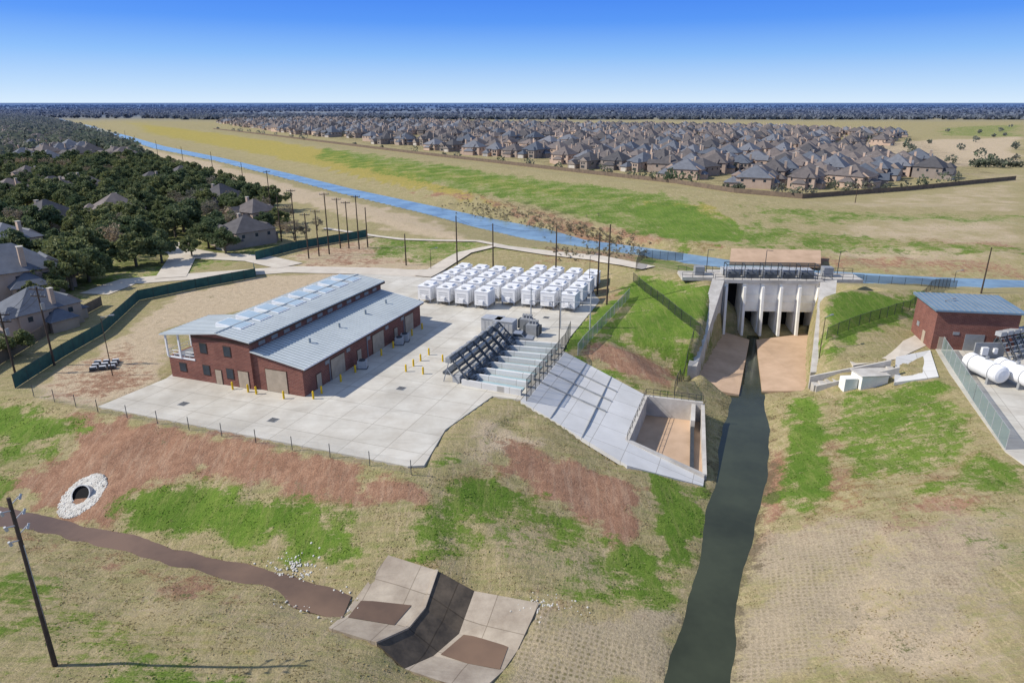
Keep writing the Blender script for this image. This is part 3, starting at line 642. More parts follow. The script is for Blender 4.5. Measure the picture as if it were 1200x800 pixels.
# ---------------------------------------------------------------- fences
def fence(name,pts,h,mat,post='galv',sp_=3.0,rail=True,thick=0,ground=True):
    e=empty(name); b=MB(); c=MB()
    for i in range(len(pts)-1):
        a,d=Vector(pts[i]),Vector(pts[i+1]); n=max(1,round((d-a).length/sp_)); prev=None
        for k in range(n+1):
            p=a.lerp(d,k/n)
            if ground: p.z=hz(p.x,p.y)
            b.beam(p,p+Vector((0,0,h+.1)),.05,.05,5,0)
            if prev:
                if rail: b.beam(prev+Vector((0,0,h)),p+Vector((0,0,h)),.03,.03,4,0)
                if thick: c.hexa([prev+Vector((0,0,.05)),p+Vector((0,0,.05)),p+Vector((.03,.03,.05)),prev+Vector((.03,.03,.05))],[prev+Vector((0,0,h)),p+Vector((0,0,h)),p+Vector((.03,.03,h)),prev+Vector((.03,.03,h))])
                else: c.poly([prev+Vector((0,0,.05)),p+Vector((0,0,.05)),p+Vector((0,0,h)),prev+Vector((0,0,h))])
            prev=p
    b.obj('posts',[post],e); c.obj('panels',[mat],e)
px=lambda l:[T(*q) for q in l]
fence('green_screen_fence',px([(18,455),(75,418),(120,392),(163,352),(230,338),(300,325),(298,318)]),2.2,'gscreen','dark',thick=1)
fence('green_screen_fence',px([(300,305),(350,292),(430,278)]),2.4,'gscreen','dark',thick=1)
fence('wood_fence',px([(-20,440),(60,390),(120,358)]),2.0,'woodf','woodf',thick=1)
fence('chain_link_fence',px([(40,465),(115,483),(300,519),(482,556)]),1.8,'chain','mach',5,rail=False)
fence('chain_link_fence',px([(617,470),(662,413),(668,398)]),3.4,'chainb','dark',2)
fence('chain_link_fence',px([(677,417),(705,385),(737,350)]),2.2,'chaing')
fence('black_fence',px([(742,330),(770,352),(798,375),(820,392)]),2.0,'chainb','dark')
fence('black_fence',px([(745,318),(755,303),(800,305)]),2.4,'chainb','dark')
fence('black_fence',px([(968,398),(1030,375),(1065,365),(1112,338)]),2.2,'chainb','dark')
fence('black_fence',px([(1000,330),(1060,334),(1120,338)]),1.8,'chainb','dark')
fence('chain_link_fence',px([(1103,412),(1140,470),(1178,527)]),2.6,'chaing')
fence('chain_link_fence',px([(790,462),(805,425),(812,400)]),2.2,'chainb','dark')
sub=[(250,152),(330,161),(500,182),(700,205),(790,215),(860,226),(940,233),(1060,224),(1190,211)]
fence('subdivision_wall',[P(*q) for q in sub],2.2,'woodf','woodf',8,False,1)
# ---------------------------------------------------------------- gate structure
GL,GR=P(845,388,-6.5),P(950,390,-6.5)
gw=(GR-GL).length; ga=math.atan2(GR.y-GL.y,GR.x-GL.x)
ge=empty('flood_gate_structure',GL,ga)
top=zat(GL,327)+6.5
b=MB(); nb=5; bw=gw/nb
for i in range(nb+1):
    x=i*bw; b.hexa([(x-.4,-.3,0),(x+.4,-.3,0),(x+.4,8,0),(x-.4,8,0)],[(x-.4,-.3,top-.7),(x+.4,-.3,top-.7),(x+.4,8,top-.7),(x-.4,8,top-.7)],0)
    b.hexa([(x-.25,-2.4,-.1),(x+.25,-2.4,-.1),(x+.25,-.3,-.1),(x-.25,-.3,-.1)],[(x-.25,-1.0,top-1.4),(x+.25,-1.0,top-1.4),(x+.25,-.3,top-1.4),(x-.25,-.3,top-1.4)],0)
b.obj('piers',['wht2'],ge)
b=MB()
for i in range(nb):
    x=i*bw
    if i>0:
        b.box(x+.4,x+bw-.4,.0,.4,top*.40,top-.7,0)
        for k in range(3): b.box(x+.4,x+bw-.4,-.12,.0,top*(.43+k*.14),top*(.43+k*.14)+.2,0)
    b.box(x+.4,x+bw-.4,4,4.3,0,top-.7,1)
b.obj('gates',['wht2','black'],ge)
b=MB(); b.box(-2.5,gw+1,-.6,8.5,top-.7,top,0); b.box(gw+1,gw+9.5,1,7,top-.7,top,0); b.box(-9,-2.5,1,7,top-.7,top,0)
b.obj('deck',['concW'],ge)
b=MB()
def rail(p,q,h=1.1):
    p=Vector(p);q=Vector(q); n=max(1,int((q-p).length/1.8))
    for k in range(n+1):
        a=p.lerp(q,k/n); b.beam(a,a+Vector((0,0,h)),.05,.05,4,0)
    for z in (.55,h): b.beam(p+Vector((0,0,z)),q+Vector((0,0,z)),.045,.045,4,0)
rail((-2.5,-.5,top),(gw+1,-.5,top)); rail((-9,6.8,top),(gw+9.5,6.8,top)); rail((gw+1,1.1,top),(gw+9.5,1.1,top)); rail((-9,1.1,top),(-2.5,1.1,top))
for i in range(nb):
    x=(i+.5)*bw
    b.box(x-1.2,x+1.2,1.0,2.6,top,top+.9,1); b.beam((x-.9,1.8,top+.9),(x+.9,1.8,top+.9),.35,.35,8,1); b.beam((x,1.8,top+.9),(x,1.8,top+3.2),.07,.07,6,1); b.box(x-1.7,x-1.3,1.2,2.4,top,top+1.5,2)
for i in range(nb+1):
    x=i*bw
    for y in (.8,3.2): b.beam((x,y,top),(x,y,top+2.9),.09,.09,4,0)
    b.beam((x,.8,top+2.9),(x,3.2,top+2.9),.09,.09,4,0)
for y in (.8,3.2): b.beam((0,y,top+2.9),(gw,y,top+2.9),.1,.1,4,0)
b.box(gw+2,gw+4,3,5,top,top+2,2); b.box(-6,-4,3,5,top,top+1.8,2)
b.box(0,gw,3.5,6.2,top+.05,top+1.3,3)
for k in range(11): b.box(k*gw/11,k*gw/11+.15,3.45,6.25,top+1.3,top+1.38,2)
for x in (-3,gw/2,gw+6): b.beam((x,6,top),(x,6,top+5),.09,.06,6,0); b.beam((x,6,top+5),(x+1,5,top+5.1),.06,.06,6,0)
b.obj('hoists_and_railing',['dark','mach','grey','lgrey'],ge)
b=MB()
a=GL+Vector((-.4,0,top)); e_=P(815,447,-6.3); e2=Vector((e_.x,e_.y,-3.4)); off=Vector((-2.6,0,.15))
b.hexa([(a.x,a.y,-7),(e2.x,e2.y,-7),(e2.x-1.6,e2.y,-7),(a.x-2.6,a.y,-7)],[a,e2,e2+Vector((-1.6,0,.1)),a+off],0)
a=GR+Vector((.4,0,top)); e_=P(947,455,-6.2); e2=Vector((e_.x,e_.y,-3.2))
b.hexa([(a.x,a.y,-7),(a.x+3.4,a.y,-7),(e2.x+3,e2.y,-7),(e2.x,e2.y,-7)],[a,a+Vector((3.4,0,.1)),e2+Vector((3,0,.1)),e2],0)
b.obj('gate_wing_wall',['concW'])
b=MB(); s0=P(952,452,-4.0); s1=P(1048,432,-.4)
for k in range(12):
    t=k/12; p=lp(s0,s1,t); q=lp(s0,s1,t+1/12.); b.wall((p.x,p.y,q.z+.1),(q.x,q.y,q.z+.1),1.6,-6,0)
b.wall(s0+Vector((0,1.3,1.2)),s1+Vector((0,1.3,1.0)),.35,-5,0); b.wall(s0+Vector((0,-1.3,.6)),s1+Vector((0,-1.3,.8)),.35,-6,0)
b.obj('concrete_stairway',['concW'])
b=MB(); p=P(1018,447,-2.2); b.box(-2.2,2.2,-1.5,1.5,-1,1.5,0); b.box(-2.4,2.4,-1.7,1.7,1.5,1.65,1); b.box(-4.5,-2.4,-.8,.8,-1.5,.9,0); b.obj('concrete_vault',['wht2','concW'],None,p,.1)
# ---------------------------------------------------------------- control building right
c0=P(1090,409,0); c1=P(1186,414,0); cw=(c1-c0).length; ca=math.atan2(c1.y-c0.y,c1.x-c0.x)
ce=empty('brick_control_building',c0,ca); hh=zat(c0,364)
b=MB(); b.box(0,cw,0,9,-.3,hh); b.obj('walls',['brick'],ce)
b=MB(); b.hexa([(-.6,-.6,hh),(cw+.6,-.6,hh),(cw+.6,9.6,hh+.3),(-.6,9.6,hh+.3)],[(-.6,-.6,hh+.3),(cw+.6,-.6,hh+.3),(cw+.6,9.6,hh+.7),(-.6,9.6,hh+.7)],0)
for k in range(16): x=-.4+k*(cw+.7)/16; b.hexa([(x,-.6,hh+.3),(x+.08,-.6,hh+.3),(x+.08,9.6,hh+.7),(x,9.6,hh+.7)],[(x,-.6,hh+.37),(x+.08,-.6,hh+.37),(x+.08,9.6,hh+.77),(x,9.6,hh+.77)],1)
b.obj('roof',['blue','grey'],ce)
b=MB(); b.box(1,2.1,-.08,-.005,.05,2.3,0); b.box(5,8,-.08,-.005,.05,3.0,1); b.box(9.5,10.7,-.08,-.005,1.3,2.5,2); b.box(3,4,-.08,-.005,2.8,3.3,1); b.box(-.07,-.005,3,4.1,0,2.2,0); b.box(-.07,-.005,6,7,2.2,3.0,1); b.obj('doors_and_windows',['beige','grey','glass'],ce)
for q in ((1151,444),(1187,450)):
    b=MB(); R=1.35
    b.beam((-3.0,0,1.9),(3.0,0,1.9),R,R,24,0)
    for s in(-1,1):
        b.beam((s*3.0,0,1.9),(s*3.25,0,1.9),R,R*.88,24,0); b.beam((s*3.25,0,1.9),(s*3.42,0,1.9),R*.88,R*.6,24,0); b.beam((s*3.42,0,1.9),(s*3.5,0,1.9),R*.6,R*.1,24,0)
    for x in(-1.9,1.9): b.box(x-.2,x+.2,-1.1,1.1,0,1.2,1); b.beam((x-.08,0,1.9),(x+.08,0,1.9),R+.02,R+.02,24,1)
    b.beam((0,0,3.2),(0,0,3.7),.25,.25,10,1); b.beam((1.5,0,3.2),(1.5,0,3.9),.06,.06,6,1)
    o=b.obj('fuel_tank',['white','grey'],None,P(*q,.1),math.radians(98))
b=MB()
for k in range(5):
    x=k*1.7
    for s in(0,1.2): b.beam((x+s,0,0),(x+s,2.8,3.8),.12,.12,4,0); b.beam((x+s,4,0),(x+s,2.8,3.8),.08,.08,4,0)
    for j in range(6): b.beam((x,.45*j,.1+.62*j),(x+1.2,.45*j,.1+.62*j),.08,.08,4,1)
    b.box(x-.1,x+1.3,2.3,3.3,3.6,4.3,1)
b.obj('raking_screen',['mach','lgrey'],None,P(1184,424,.1),.4)
b=MB(); b.box(0,5,0,.25,0,2.6,0); b.box(1,2,-.5,-.001,.6,1.9,1); b.box(3,3.6,-.4,-.001,.8,1.7,1); b.obj('control_panel',['grey','white'],None,P(1140,419,.1),0)
# ---------------------------------------------------------------- poles
def upole(px_,py_,ty,arms=0,r=.17,z=None,lamp=False,name='utility_pole'):
    p=T(px_,py_) if z is None else P(px_,py_,z); h=zat(p,ty)-p.z
    b=MB(); b.beam((0,0,-.3),(0,0,h),r,r*.65,8,0)
    for k in range(arms):
        zz=h-.5-k*1.1; b.box(-1.3,1.3,-.08,.08,zz,zz+.16,0)
        for x in(-1.2,-.5,.5,1.2): b.beam((x,0,zz+.16),(x,0,zz+.5),.08,.05,6,1)
        b.beam((-.7,.05,zz),(0,.05,zz-.7),.03,.03,4,1); b.beam((.7,.05,zz),(0,.05,zz-.7),.03,.03,4,1)
    if arms>1: b.beam((.4,0,h-3.6),(.4,0,h-2.6),.28,.28,10,1)
    if lamp: b.beam((0,0,h),(1.4,0,h+.3),.06,.05,6,1); b.box(1.2,1.9,-.15,.15,h+.2,h+.35,1)
    b.obj(name,['wood','grey'],None,p,random.uniform(-.3,.6)); return p,h
PL={}
for k,a in enumerate([(536,317,253),(578,325,262),(651,332,265),(700,345,272),(711,357,263)]): PL[k]=upole(*a,r=.2)
for a in [(362,303,250,1),(374,300,246,1),(386,298,226,1),(399,291,232,1),(409,291,236,1),(421,292,229,1),(431,290,243,0),(476,311,274,0),(347,283,222,1),(330,283,230,0),(318,250,200,1)]: upole(*a,r=.2)
for a in [(285,213,190),(250,203,178),(215,192,172),(185,182,165),(160,174,159),(148,166,153)]: upole(*a,r=.2)
pa=upole(64,428,336,2); pb=upole(18,438,366,2); upole(1150,342,290,0); upole(1002,238,216,0); upole(8+0,400,310,1)
fp=T(65,780); b=MB(); hp=zat(fp,583)-fp.z; b.beam((0,0,-.4),(0,0,hp),.2,.13,12,0)
for k in range(3):
    zz=hp-.6-k*1.25; b.beam((0,.12,zz),(.15,.75,zz+.25),.05,.05,6,1); b.beam((.15,.75,zz),(.2,.95,zz+.35),.11,.09,8,1); b.beam((0,-.12,zz-.4),(-.1,-.75,zz-.15),.05,.05,6,1); b.beam((-.1,-.75,zz-.4),(-.1,-.9,zz),.11,.09,8,1)
b.beam((.15,0,0),(.15,0,hp-4),.03,.03,5,1); b.obj('utility_pole',['wood','galv'],None,fp,0)
for a in [(1098,400,352),(960,418,372),(655,405,362),(690,345,300),(505,316,292),(132,440,372),(1118,330,318)]: upole(*a,r=.08,lamp=True,name='light_pole')
def wire(a,c,sag=1.2,r=.03):
    b=MB(); pr=None
    for k in range(13):
        t=k/12; p=Vector(a).lerp(Vector(c),t)-Vector((0,0,sag*4*t*(1-t)))
        if pr: b.beam(pr,p,r,r,4,0)
        pr=p
    b.obj('power_line',['dark'])
for k in range(4):
    (a,h1),(c,h2)=PL[k],PL[k+1]; wire(a+Vector((0,0,h1-.2)),c+Vector((0,0,h2-.2)))
for s in (-1.1,0,1.1): wire(pa[0]+Vector((s,0,pa[1]-.2)),pb[0]+Vector((s,0,pb[1]-.2)))
# ---------------------------------------------------------------- culvert with riprap
cpt=T(97,580)
nrm=BV.ray_cast(Vector((cpt.x,cpt.y,100)),Vector((0,0,-1)))[1]
if nrm.z<0: nrm=-nrm
tx=Vector((1,0,0)).cross(nrm).normalized()*-1; ty=nrm.cross(tx)
b=MB()
def rock(b,c,s):
    pts=[]
    for z,n,r in ((-.3,5,.8),(.25,5,1.0),(.6,4,.55)):
        a0=random.random()*6
        pts.append([c+tx*(math.cos(a0+6.283*k/5)*r*s)+ty*(math.sin(a0+6.283*k/5)*r*s*random.uniform(.7,1.1))+nrm*(z*s) for k in range(5)])
    b.hexa(pts[0],pts[1],0); b.hexa(pts[1],pts[2],0)
for k in range(1500):
    a=random.random()*6.283; r=random.uniform(.3,1)**.7; c=cpt+tx*(math.sin(a)*3.3*r)+ty*(math.cos(a)*2.5*r)
    rock(b,c-Vector((0,0,.05)),random.uniform(.14,.24))
b.obj('riprap_stones',['stone'])
b=MB()
for k in range(220):
    t=random.random(); q=T(300+110*t+random.gauss(0,8),684+25*t+random.gauss(0,9)); rock(b,q,random.uniform(.06,.16))
for k in range(110): q=T(random.gauss(345,14),random.gauss(665,10)); rock(b,q,random.uniform(.06,.16))
for k in range(120): q=T(random.gauss(640,20),random.gauss(712,8)); rock(b,q,random.uniform(.05,.13))
b.obj('riprap_rubble',['stone'])
b=MB(); d=Vector((-.05,-.75,.62)).normalized(); u1=d.orthogonal().normalized(); w1=d.cross(u1); R=1.15
base=cpt+Vector((0,.1,.0))
for k in range(20):
    a0,a1=6.2832*k/20,6.2832*(k+1)/20
    f=lambda a,R,s: base+d*s+(u1*math.cos(a)+w1*math.sin(a))*R
    b.poly([f(a0,R,-1),f(a1,R,-1),f(a1,R,.5),f(a0,R,.5)],0); b.poly([f(a0,R*.88,-1),f(a1,R*.88,-1),f(a1,R*.88,.5),f(a0,R*.88,.5)],1); b.poly([f(a0,R,.5),f(a1,R,.5),f(a1,R*.88,.5),f(a0,R*.88,.5)],0)
b.poly([base+d*.3+(u1*math.cos(6.2832*k/20)+w1*math.sin(6.2832*k/20))*R*.88 for k in range(20)],1)
b.obj('culvert_pipe',['galv','black'])
b=MB()
for k in range(9):
    x=(k%3)*1.3; y=(k//3)*1.4; b.box(x,x+1.1,y,y+1.1,0,.15,0); b.beam((x+.1,y+.3,.4),(x+1.0,y+.3,.4),.25,.25,8,1); b.beam((x+.1,y+.8,.4),(x+1.0,y+.8,.4),.25,.25,8,2)
b.obj('pallet_stack',['woodf','dark','white'],None,P(104,436,0),.3)
# ---------------------------------------------------------------- houses
def house(seed,roofm):
    r=random.Random(seed); b=MB(); w,l=r.uniform(13,16),r.uniform(13,17); h=5.9
    b.box(-w/2,w/2,-l/2,l/2,-.3,h); b.hip(-w/2,w/2,-l/2,l/2,h,r.uniform(.6,.78))
    def wing(x0,x1,y0,y1,hh,gab): b.box(x0,x1,y0,y1,-.3,hh); b.hip(x0,x1,y0,y1,hh,.75,.45,1,gab,0)
    s=r.choice((-1,1))
    wing(*sorted((s*1,s*(w/2-.5))),-l/2-3.2,-l/2+3,5.6,r.random()<.6)
    wing(*sorted((-s*(w/2+.4),-s*1.2)),-l/2-5.5,-l/2+2,2.9,r.random()<.5)
    wing(*sorted((s*(w/2-3),s*(w/2+3))),-2,l/2-3,3.0,False)
    wing(-w/4,w/4,l/2-3,l/2+3.2,3.0,False); wing(-w/5,w/3.5,l/2-4,l/2+1.2,5.7,True)
    cx=s*(w/2-1.2); b.box(cx-.6,cx+.6,1,2,h,h+5,0); b.box(cx-.7,cx+.7,.9,2.1,h+5,h+5.15,3)
    for x in (-w/3,-w/9,w/9,w/3):
        for z in (1,3.9):
            b.box(x-.65,x+.65,l/2+.005,l/2+.06,z,z+1.4,2); b.box(x-.65,x+.65,-l/2-.06,-l/2-.005,z,z+1.4,2)
    b.box(*sorted((s*2,s*3.2)),-l/2-3.26,-l/2-3.205,3.4,4.7,2); b.box(*sorted((s*4,s*5.2)),-l/2-3.26,-l/2-3.205,3.4,4.7,2); b.box(*sorted((s*2,s*5)),-l/2-3.26,-l/2-3.205,.9,2.5,2)
    b.box(*sorted((-s*2,-s*(w/2-.6))),-l/2-5.56,-l/2-5.505,0,2.3,3)
    for y in (-l/3,0,l/3.2):
        for sd in(-1,1): b.box(*sorted((sd*(w/2+.005),sd*(w/2+.06))),y-.6,y+.6,3.7,5,2)
    return b.mesh('house',['hbrick',roofm,'glass','htrim'])
HM=[house(i,'hroof') for i in range(7)]; HG=[house(20+i,'hroof2') for i in range(3)]
subp=[P(*q) for q in [(240,143),(330,156),(500,178),(700,200),(790,210),(860,221),(940,226),(1060,217),(1180,206.5),(1060,190),(1000,178),(1070,166),(1060,158),(900,152),(600,147),(330,141)]]
gx,gy=[],[]
ang=math.radians(-38); U=Vector((math.cos(ang),math.sin(ang),0)); V=Vector((-math.sin(ang),math.cos(ang),0))
for j in range(-30,110):
    for i in range(-60,110):
        if (i+3*(j//4))%9==0: continue
        row=j*31+(7 if j%2 else 0); p=P(860,221)+U*(i*21+random.uniform(-2,2))+V*(row+random.uniform(-3,3))
        p=p+V*(34*math.sin(p.x*.011+1)+26*math.sin(p.y*.009))+U*(20*math.sin(p.y*.013))
        gx.append(p.x);gy.append(p.y)
gx=np.array(gx);gy=np.array(gy); sd=sdf(subp,gx,gy); sel=np.where(sd>9)[0]
hcount=0; yards=[]
for k in sel:
    if random.random()<.05 : continue
    rz=ang+(math.pi if (k%2) else 0)+random.choice((0,0,0,math.pi/2))+random.uniform(-.3,.3)
    place(random.choice(HM+HG),'suburban_house',(gx[k],gy[k],0),rz,(random.uniform(.88,1.12),random.uniform(.88,1.1),random.uniform(.85,1.08))); hcount+=1
    yards.append((gx[k],gy[k]))
print('houses',hcount)
lefth=[(20,343,1,1.0),(48,382,1,.7),(60,272,0,.9),(140,262,0,.9),(10,300,1,.9),(35,215,0,.8),(88,224,0,.8),(262,245,0,.85),(300,262,0,.8),(110,232,0,.8),(180,222,0,.8),(65,230,0,.8),(15,232,0,.8),(215,215,0,.8),(30,190,1,.9),(60,195,1,.9),(-60,330,1,1),(290,285,0,.75)]
for a,c,gq,s in lefth: place(random.choice(HG if gq else HM),'brick_house',P(a,c,0),random.uniform(-.4,.2)+math.radians(-30),s)
for k in range(60):
    a=random.uniform(0,150);c=random.uniform(154,190); 
    if c<152+a*.25: continue
    place(random.choice(HG+HM),'brick_house',P(a,c,0),random.uniform(-.4,.2)+math.radians(-30),.95)
# ---------------------------------------------------------------- trees
def quads(cent,size,rg):
    n=len(cent); a=rg.normal(size=(n,3)); a/=np.linalg.norm(a,axis=1)[:,None]; c=rg.normal(size=(n,3)); c=np.cross(a,c); c/=np.linalg.norm(c,axis=1)[:,None]
    s=size*rg.uniform(.6,1.2,(n,1)); a=a*s; c=c*s*.8
    v=np.stack([cent-a-c,cent+a-c*.7,cent+a*.8+c,cent-a*.7+c],1); return v.reshape(-1,3)
def tree(seed,R,Ht,nl,size,leaf='leaf',bare=False):
    rg=np.random.default_rng(seed); r=random.Random(seed); b=MB()
    th=Ht*.28; b.beam((0,0,-.3),(0,0,th),R*.075,R*.055,8,0)
    cl=[]
    nc=34
    for k in range(nc):
        a=r.random()*6.283; el=math.acos(1-r.random()*1.25); rr=r.uniform(.55,1)*R*(.85+.25*math.sin(a*2+seed))
        cz=th+Ht*.18; c=np.array([math.cos(a)*math.sin(el)*rr,math.sin(a)*math.sin(el)*rr,cz+math.cos(el)*(Ht-cz)*.85*rr/R]); cl.append(c)
        if k%3==0: 
            m=Vector((c[0]*.4,c[1]*.4,th+(c[2]-th)*.4)); b.beam((0,0,th*.9),m,R*.035,R*.02,5,0); b.beam(m,c*.92,R*.02,R*.007,4,0)
    cl=np.array(cl); k=rg.integers(0,nc,nl); cr=rg.uniform(.14,.33,nc)*R
    d=rg.normal(size=(nl,3)); d/=np.linalg.norm(d,axis=1)[:,None]; cen=cl[k]+d*(cr[k]*rg.uniform(.3,1,nl)**.5)[:,None]*np.array([1,1,.75])
    vv=quads(cen,size,rg); i0=len(b.v); b.v+=[tuple(x) for x in vv]
    for q in range(nl): b.f.append((i0+4*q,i0+4*q+1,i0+4*q+2,i0+4*q+3)); b.m.append(1)
    return b.mesh('tree',['bark',leaf])
TR=[tree(1,5.5,9.5,4200,.28),tree(2,6.2,10.5,4800,.3),tree(3,4.8,9,3700,.27),tree(4,5.2,11,4000,.28),tree(5,4.3,8,3200,.26)]
TB=[tree(11,4.2,9.5,1500,.16,'twig'),tree(12,3.6,8.5,1200,.15,'twig')]
woods=[T(*q) for q in [(-250,200),(0,165),(100,172),(200,198),(270,222),(325,246),(338,268),(300,284),(230,296),(150,304),(120,322),(60,338),(-40,360),(-250,400)]]
y0=min(p.y for p in woods)
placed=[]; hp_=[P(a,c,0) for a,c,_,_ in lefth]
cand=[(random.uniform(-330,-30),random.uniform(y0,480)) for _ in range(9000)]
ca_=np.array(cand); sdv=sdf(woods,ca_[:,0],ca_[:,1]); grid={}
road=[P(*q) for q in [(340,312),(300,303),(240,300),(190,290),(205,285)]]
for (x,y),s in zip(cand,sdv):
    if s<1: continue
    if abs(x)>y*.95: continue
    if any((x-p.x)**2+(y+(-2)-p.y)**2<75 for p in hp_): continue
    if any((x-p.x)**2+(y-p.y)**2<50 for p in road): continue
    key=(int(x//7.5),int(y//7.5)); ok=True
    for i in(-1,0,1):
        for j in(-1,0,1):
            for q in grid.get((key[0]+i,key[1]+j),[]):
                if (q[0]-x)**2+(q[1]-y)**2<50: ok=False
    if not ok: continue
    grid.setdefault(key,[]).append((x,y)); placed.append((x,y))
print('trees',len(placed))
for x,y in placed:
    if random.random()<.15: place(random.choice(TB),'bare_tree',(x,y,0),random.random()*6.28,random.uniform(.8,1.1))
    else: place(random.choice(TR),'oak_tree',(x,y,0),random.random()*6.28,random.uniform(.7,1.18))
for a,c,s in [(85,340,1.05),(105,330,.9),(20,300,.9),(330,278,.7),(345,282,.75),(358,280,.7),(372,270,.6),(338,262,.8),(225,300,.8),(265,298,.9),(160,312,1),(190,308,1),(15,420,.5),(40,352,.6),(65,348,.5)]:
    place(random.choice(TB if 325<a<375 else TR),'bare_tree' if 325<a<375 else 'oak_tree',P(a,c,0),random.random()*6,s)
place(tree(31,2.2,3.2,900,.2,'redl'),'red_shrub',P(86,272,0),0,1)
def mkmass(name,v,mat):
    m=len(v)//4; v=v.astype(np.float32)
    me=bpy.data.meshes.new(name); me.vertices.add(m*4); me.vertices.foreach_set('co',v.ravel()); me.loops.add(m*4); me.loops.foreach_set('vertex_index',np.arange(m*4,dtype=np.int32))
    me.polygons.add(m); me.polygons.foreach_set('loop_start',np.arange(0,m*4,4,dtype=np.int32)); me.polygons.foreach_set('loop_total',np.full(m,4,dtype=np.int32)); me.update(); me.validate(); me.materials.append(M[mat])
    return place(me,name)
def mass(name,pts,R,nq,size,mat='farleaf',zf=.75):
    rg=np.random.default_rng(5); pts=np.array(pts); n=len(pts); d=rg.normal(size=(n,nq,3)); d/=np.linalg.norm(d,axis=2)[...,None]; d*=rg.uniform(.5,1,(n,nq,1))
    Rr=R*rg.uniform(.6,1.25,(n,1,1)); c=d*Rr*np.array([1,1,zf]); c[...,2]+=Rr[...,0]*.85*zf/.75; c[...,:2]+=pts[:,None,:2]
    if pts.shape[1]>2: c[...,2]+=pts[:,None,2]
    return mkmass(name,quads(c.reshape(-1,3),size,rg),mat)
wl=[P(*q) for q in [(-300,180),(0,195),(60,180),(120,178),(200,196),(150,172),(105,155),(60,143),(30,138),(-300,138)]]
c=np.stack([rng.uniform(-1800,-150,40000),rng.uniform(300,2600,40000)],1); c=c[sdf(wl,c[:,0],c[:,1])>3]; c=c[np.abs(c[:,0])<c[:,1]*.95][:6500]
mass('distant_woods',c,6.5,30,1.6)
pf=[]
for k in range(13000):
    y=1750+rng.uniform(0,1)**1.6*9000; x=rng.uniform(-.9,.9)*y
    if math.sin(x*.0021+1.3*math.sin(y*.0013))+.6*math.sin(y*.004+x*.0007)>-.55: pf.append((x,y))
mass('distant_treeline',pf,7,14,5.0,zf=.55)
yt=[(x+random.uniform(-12,12),y+random.uniform(-12,12)) for x,y in yards for _ in range(3) if random.random()<.65]
yt+=[(p.x+random.uniform(-3,3),p.y+random.uniform(4,9)) for i in range(len(sub)-1) for t in np.linspace(0,1,14) for p in [P(*sub[i]).lerp(P(*sub[i+1]),t)] if random.random()<.45]
mass('neighborhood_trees',yt,3.3,40,.6)
ft=[(P(random.uniform(1080,1200),random.uniform(146,200)).x,P(1100,random.uniform(146,200)).y) for _ in range(60)]
mass('field_trees',ft,4,40,.9)
mass('cypress_row',[(P(1140+i*4.2,196).x,P(600,196).y) for i in range(14)],3.2,60,.7)
sc=[]
for k in range(380):
    t=random.random(); q=T(540+200*t+random.gauss(0,12),240+46*t+random.gauss(0,5)); sc.append(tuple(q))
for k in range(80): q=T(random.uniform(640,760),random.gauss(297,4)); sc.append(tuple(q))
mass('riverside_scrub',sc,.6,14,.18,'scrub')
def tufts(name,n,mat,lo,hi,size):
    rg=np.random.default_rng(len(name)); x=rg.uniform(-75,75,n*8); y=rg.uniform(34,115,n*8)
    i=np.clip(np.searchsorted(ys,y),1,ny-1); j=np.clip(np.searchsorted(xs,x),1,nx-1)
    tx_=(x-xs[j-1])/(xs[j]-xs[j-1]); ty_=(y-ys[i-1])/(ys[i]-ys[i-1])
    z=(Z[i-1,j-1]*(1-tx_)+Z[i-1,j]*tx_)*(1-ty_)+(Z[i,j-1]*(1-tx_)+Z[i,j]*tx_)*ty_
    g_=masks[0][i,j]+rg.normal(0,.12,len(x)); ok=(g_>=lo)&(g_<hi)&(z>-7.1)&(np.abs(x)<y*.86)&((z<-.25)|(y<70))
    ok&=(masks[1][i,j]<.6)|(g_>.5); ok&=masks[4][i,j]<.4
    cl_=np.sin(x*1.3+2*np.sin(y*.7))+np.sin(y*1.7+1.5*np.sin(x*.9))+rg.normal(0,.8,len(x)); ok&=cl_>.3
    for h in HARD: ok&=sdf(h,x,y)<-.3
    x,y,z=x[ok][:n],y[ok][:n],z[ok][:n]; m=len(x)
    a=rg.uniform(0,6.283,m); dx=np.cos(a)*size*rg.uniform(.5,1.2,m); dy=np.sin(a)*size*rg.uniform(.5,1.2,m); hh=size*rg.uniform(.4,1.1,m); lx=rg.normal(0,.06,m)
    v=np.stack([np.stack([x-dx,y-dy,z-.02],1),np.stack([x+dx,y+dy,z-.02],1),np.stack([x+dx*1.2+lx,y+dy*1.2,z+hh],1),np.stack([x-dx*1.1+lx,y-dy*1.1,z+hh*.8],1)],1).reshape(-1,3)
    mkmass(name,v,mat)
tufts('green_grass_tufts',14000,'gtuft',.5,9,.10); tufts('dry_grass_tufts',18000,'dtuft',-1,.45,.09)
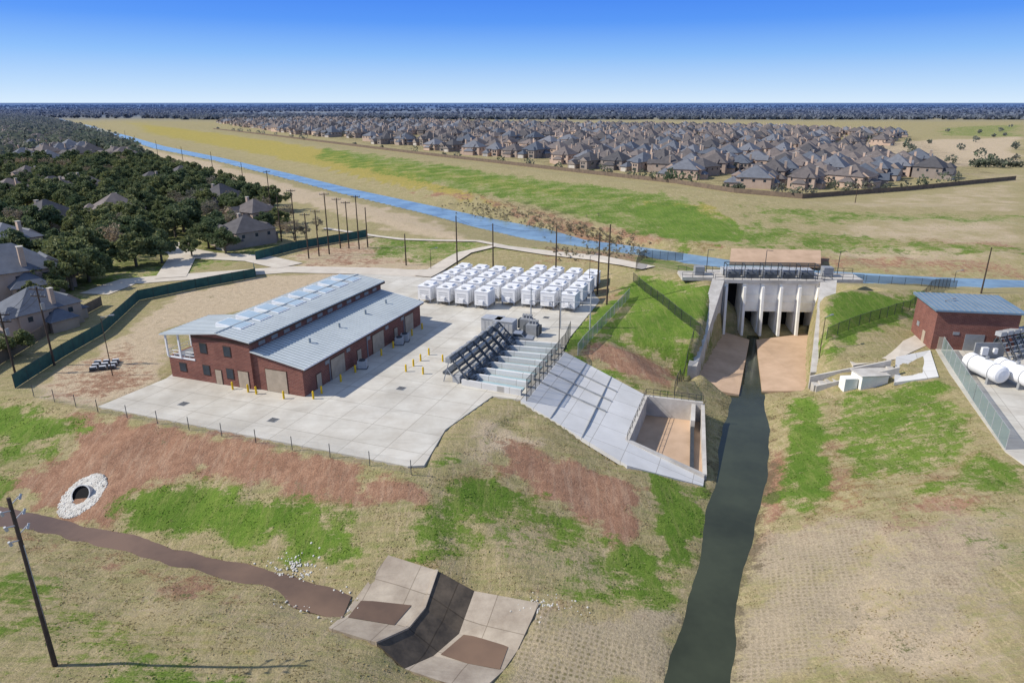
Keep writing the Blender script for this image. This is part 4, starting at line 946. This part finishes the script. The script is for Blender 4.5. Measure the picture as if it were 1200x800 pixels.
# ---------------------------------------------------------------- world, sun, camera
w=bpy.data.worlds.new('World'); scene.world=w; w.use_nodes=True; nt=w.node_tree
bg=nt.nodes['Background']; sky=N(nt,'ShaderNodeTexSky',sky_type='NISHITA'); sky.sun_disc=False
el=math.radians(40); sdx,sdy=-.99,-.06
sky.sun_elevation=el; sky.sun_rotation=math.atan2(sdx,sdy)%(2*math.pi); sky.altitude=0; sky.air_density=1.0; sky.dust_density=.3; sky.ozone_density=2
tc=N(nt,'ShaderNodeTexCoord'); mp=mapping(nt,tc.outputs['Generated'],(1,1,2.5),loc=(0,0,.12)); nt.links.new(mp,sky.inputs['Vector'])
sz=N(nt,'ShaderNodeSeparateXYZ'); nt.links.new(tc.outputs['Generated'],sz.inputs[0])
rp=N(nt,'ShaderNodeValToRGB'); nt.links.new(sz.outputs[2],rp.inputs[0])
e=rp.color_ramp.elements; e[0].position=0; e[0].color=(.70,.84,.99,1); e[1].position=1; e[1].color=(.30,.39,.58,1)
for p_,c_ in ((.02,(.54,.74,.99)),(.06,(.27,.54,1.0)),(.10,(.095,.33,.99)),(.14,(.05,.24,.95)),(.25,(.19,.31,.66))):
    q=e.new(p_); q.color=(*c_,1)
sc_=mixc(nt,1.0,rp.outputs[0],(8.2,8.2,8.2),'MULTIPLY')
mx=mixc(nt,.84,sky.outputs[0],sc_)
nt.links.new(mx,bg.inputs['Color']); bg.inputs['Strength'].default_value=.125
sl=bpy.data.lights.new('sun','SUN'); sl.energy=5.0; sl.angle=math.radians(.5); sl.color=(1,.94,.84)
so=bpy.data.objects.new('sun',sl); COL.objects.link(so)
d=Vector((-sdx*math.cos(el),-sdy*math.cos(el),-math.sin(el))); so.rotation_euler=d.to_track_quat('-Z','Y').to_euler()
cd_=bpy.data.cameras.new('camera'); co_=bpy.data.objects.new('camera',cd_); COL.objects.link(co_); scene.camera=co_
cd_.lens=24; cd_.sensor_width=36; cd_.clip_start=.5; cd_.clip_end=100000
co_.location=(0,0,H); co_.rotation_euler=(math.pi/2-PIT,0,0)
scene.view_settings.view_transform='Standard'; scene.view_settings.look='None'; scene.view_settings.exposure=0
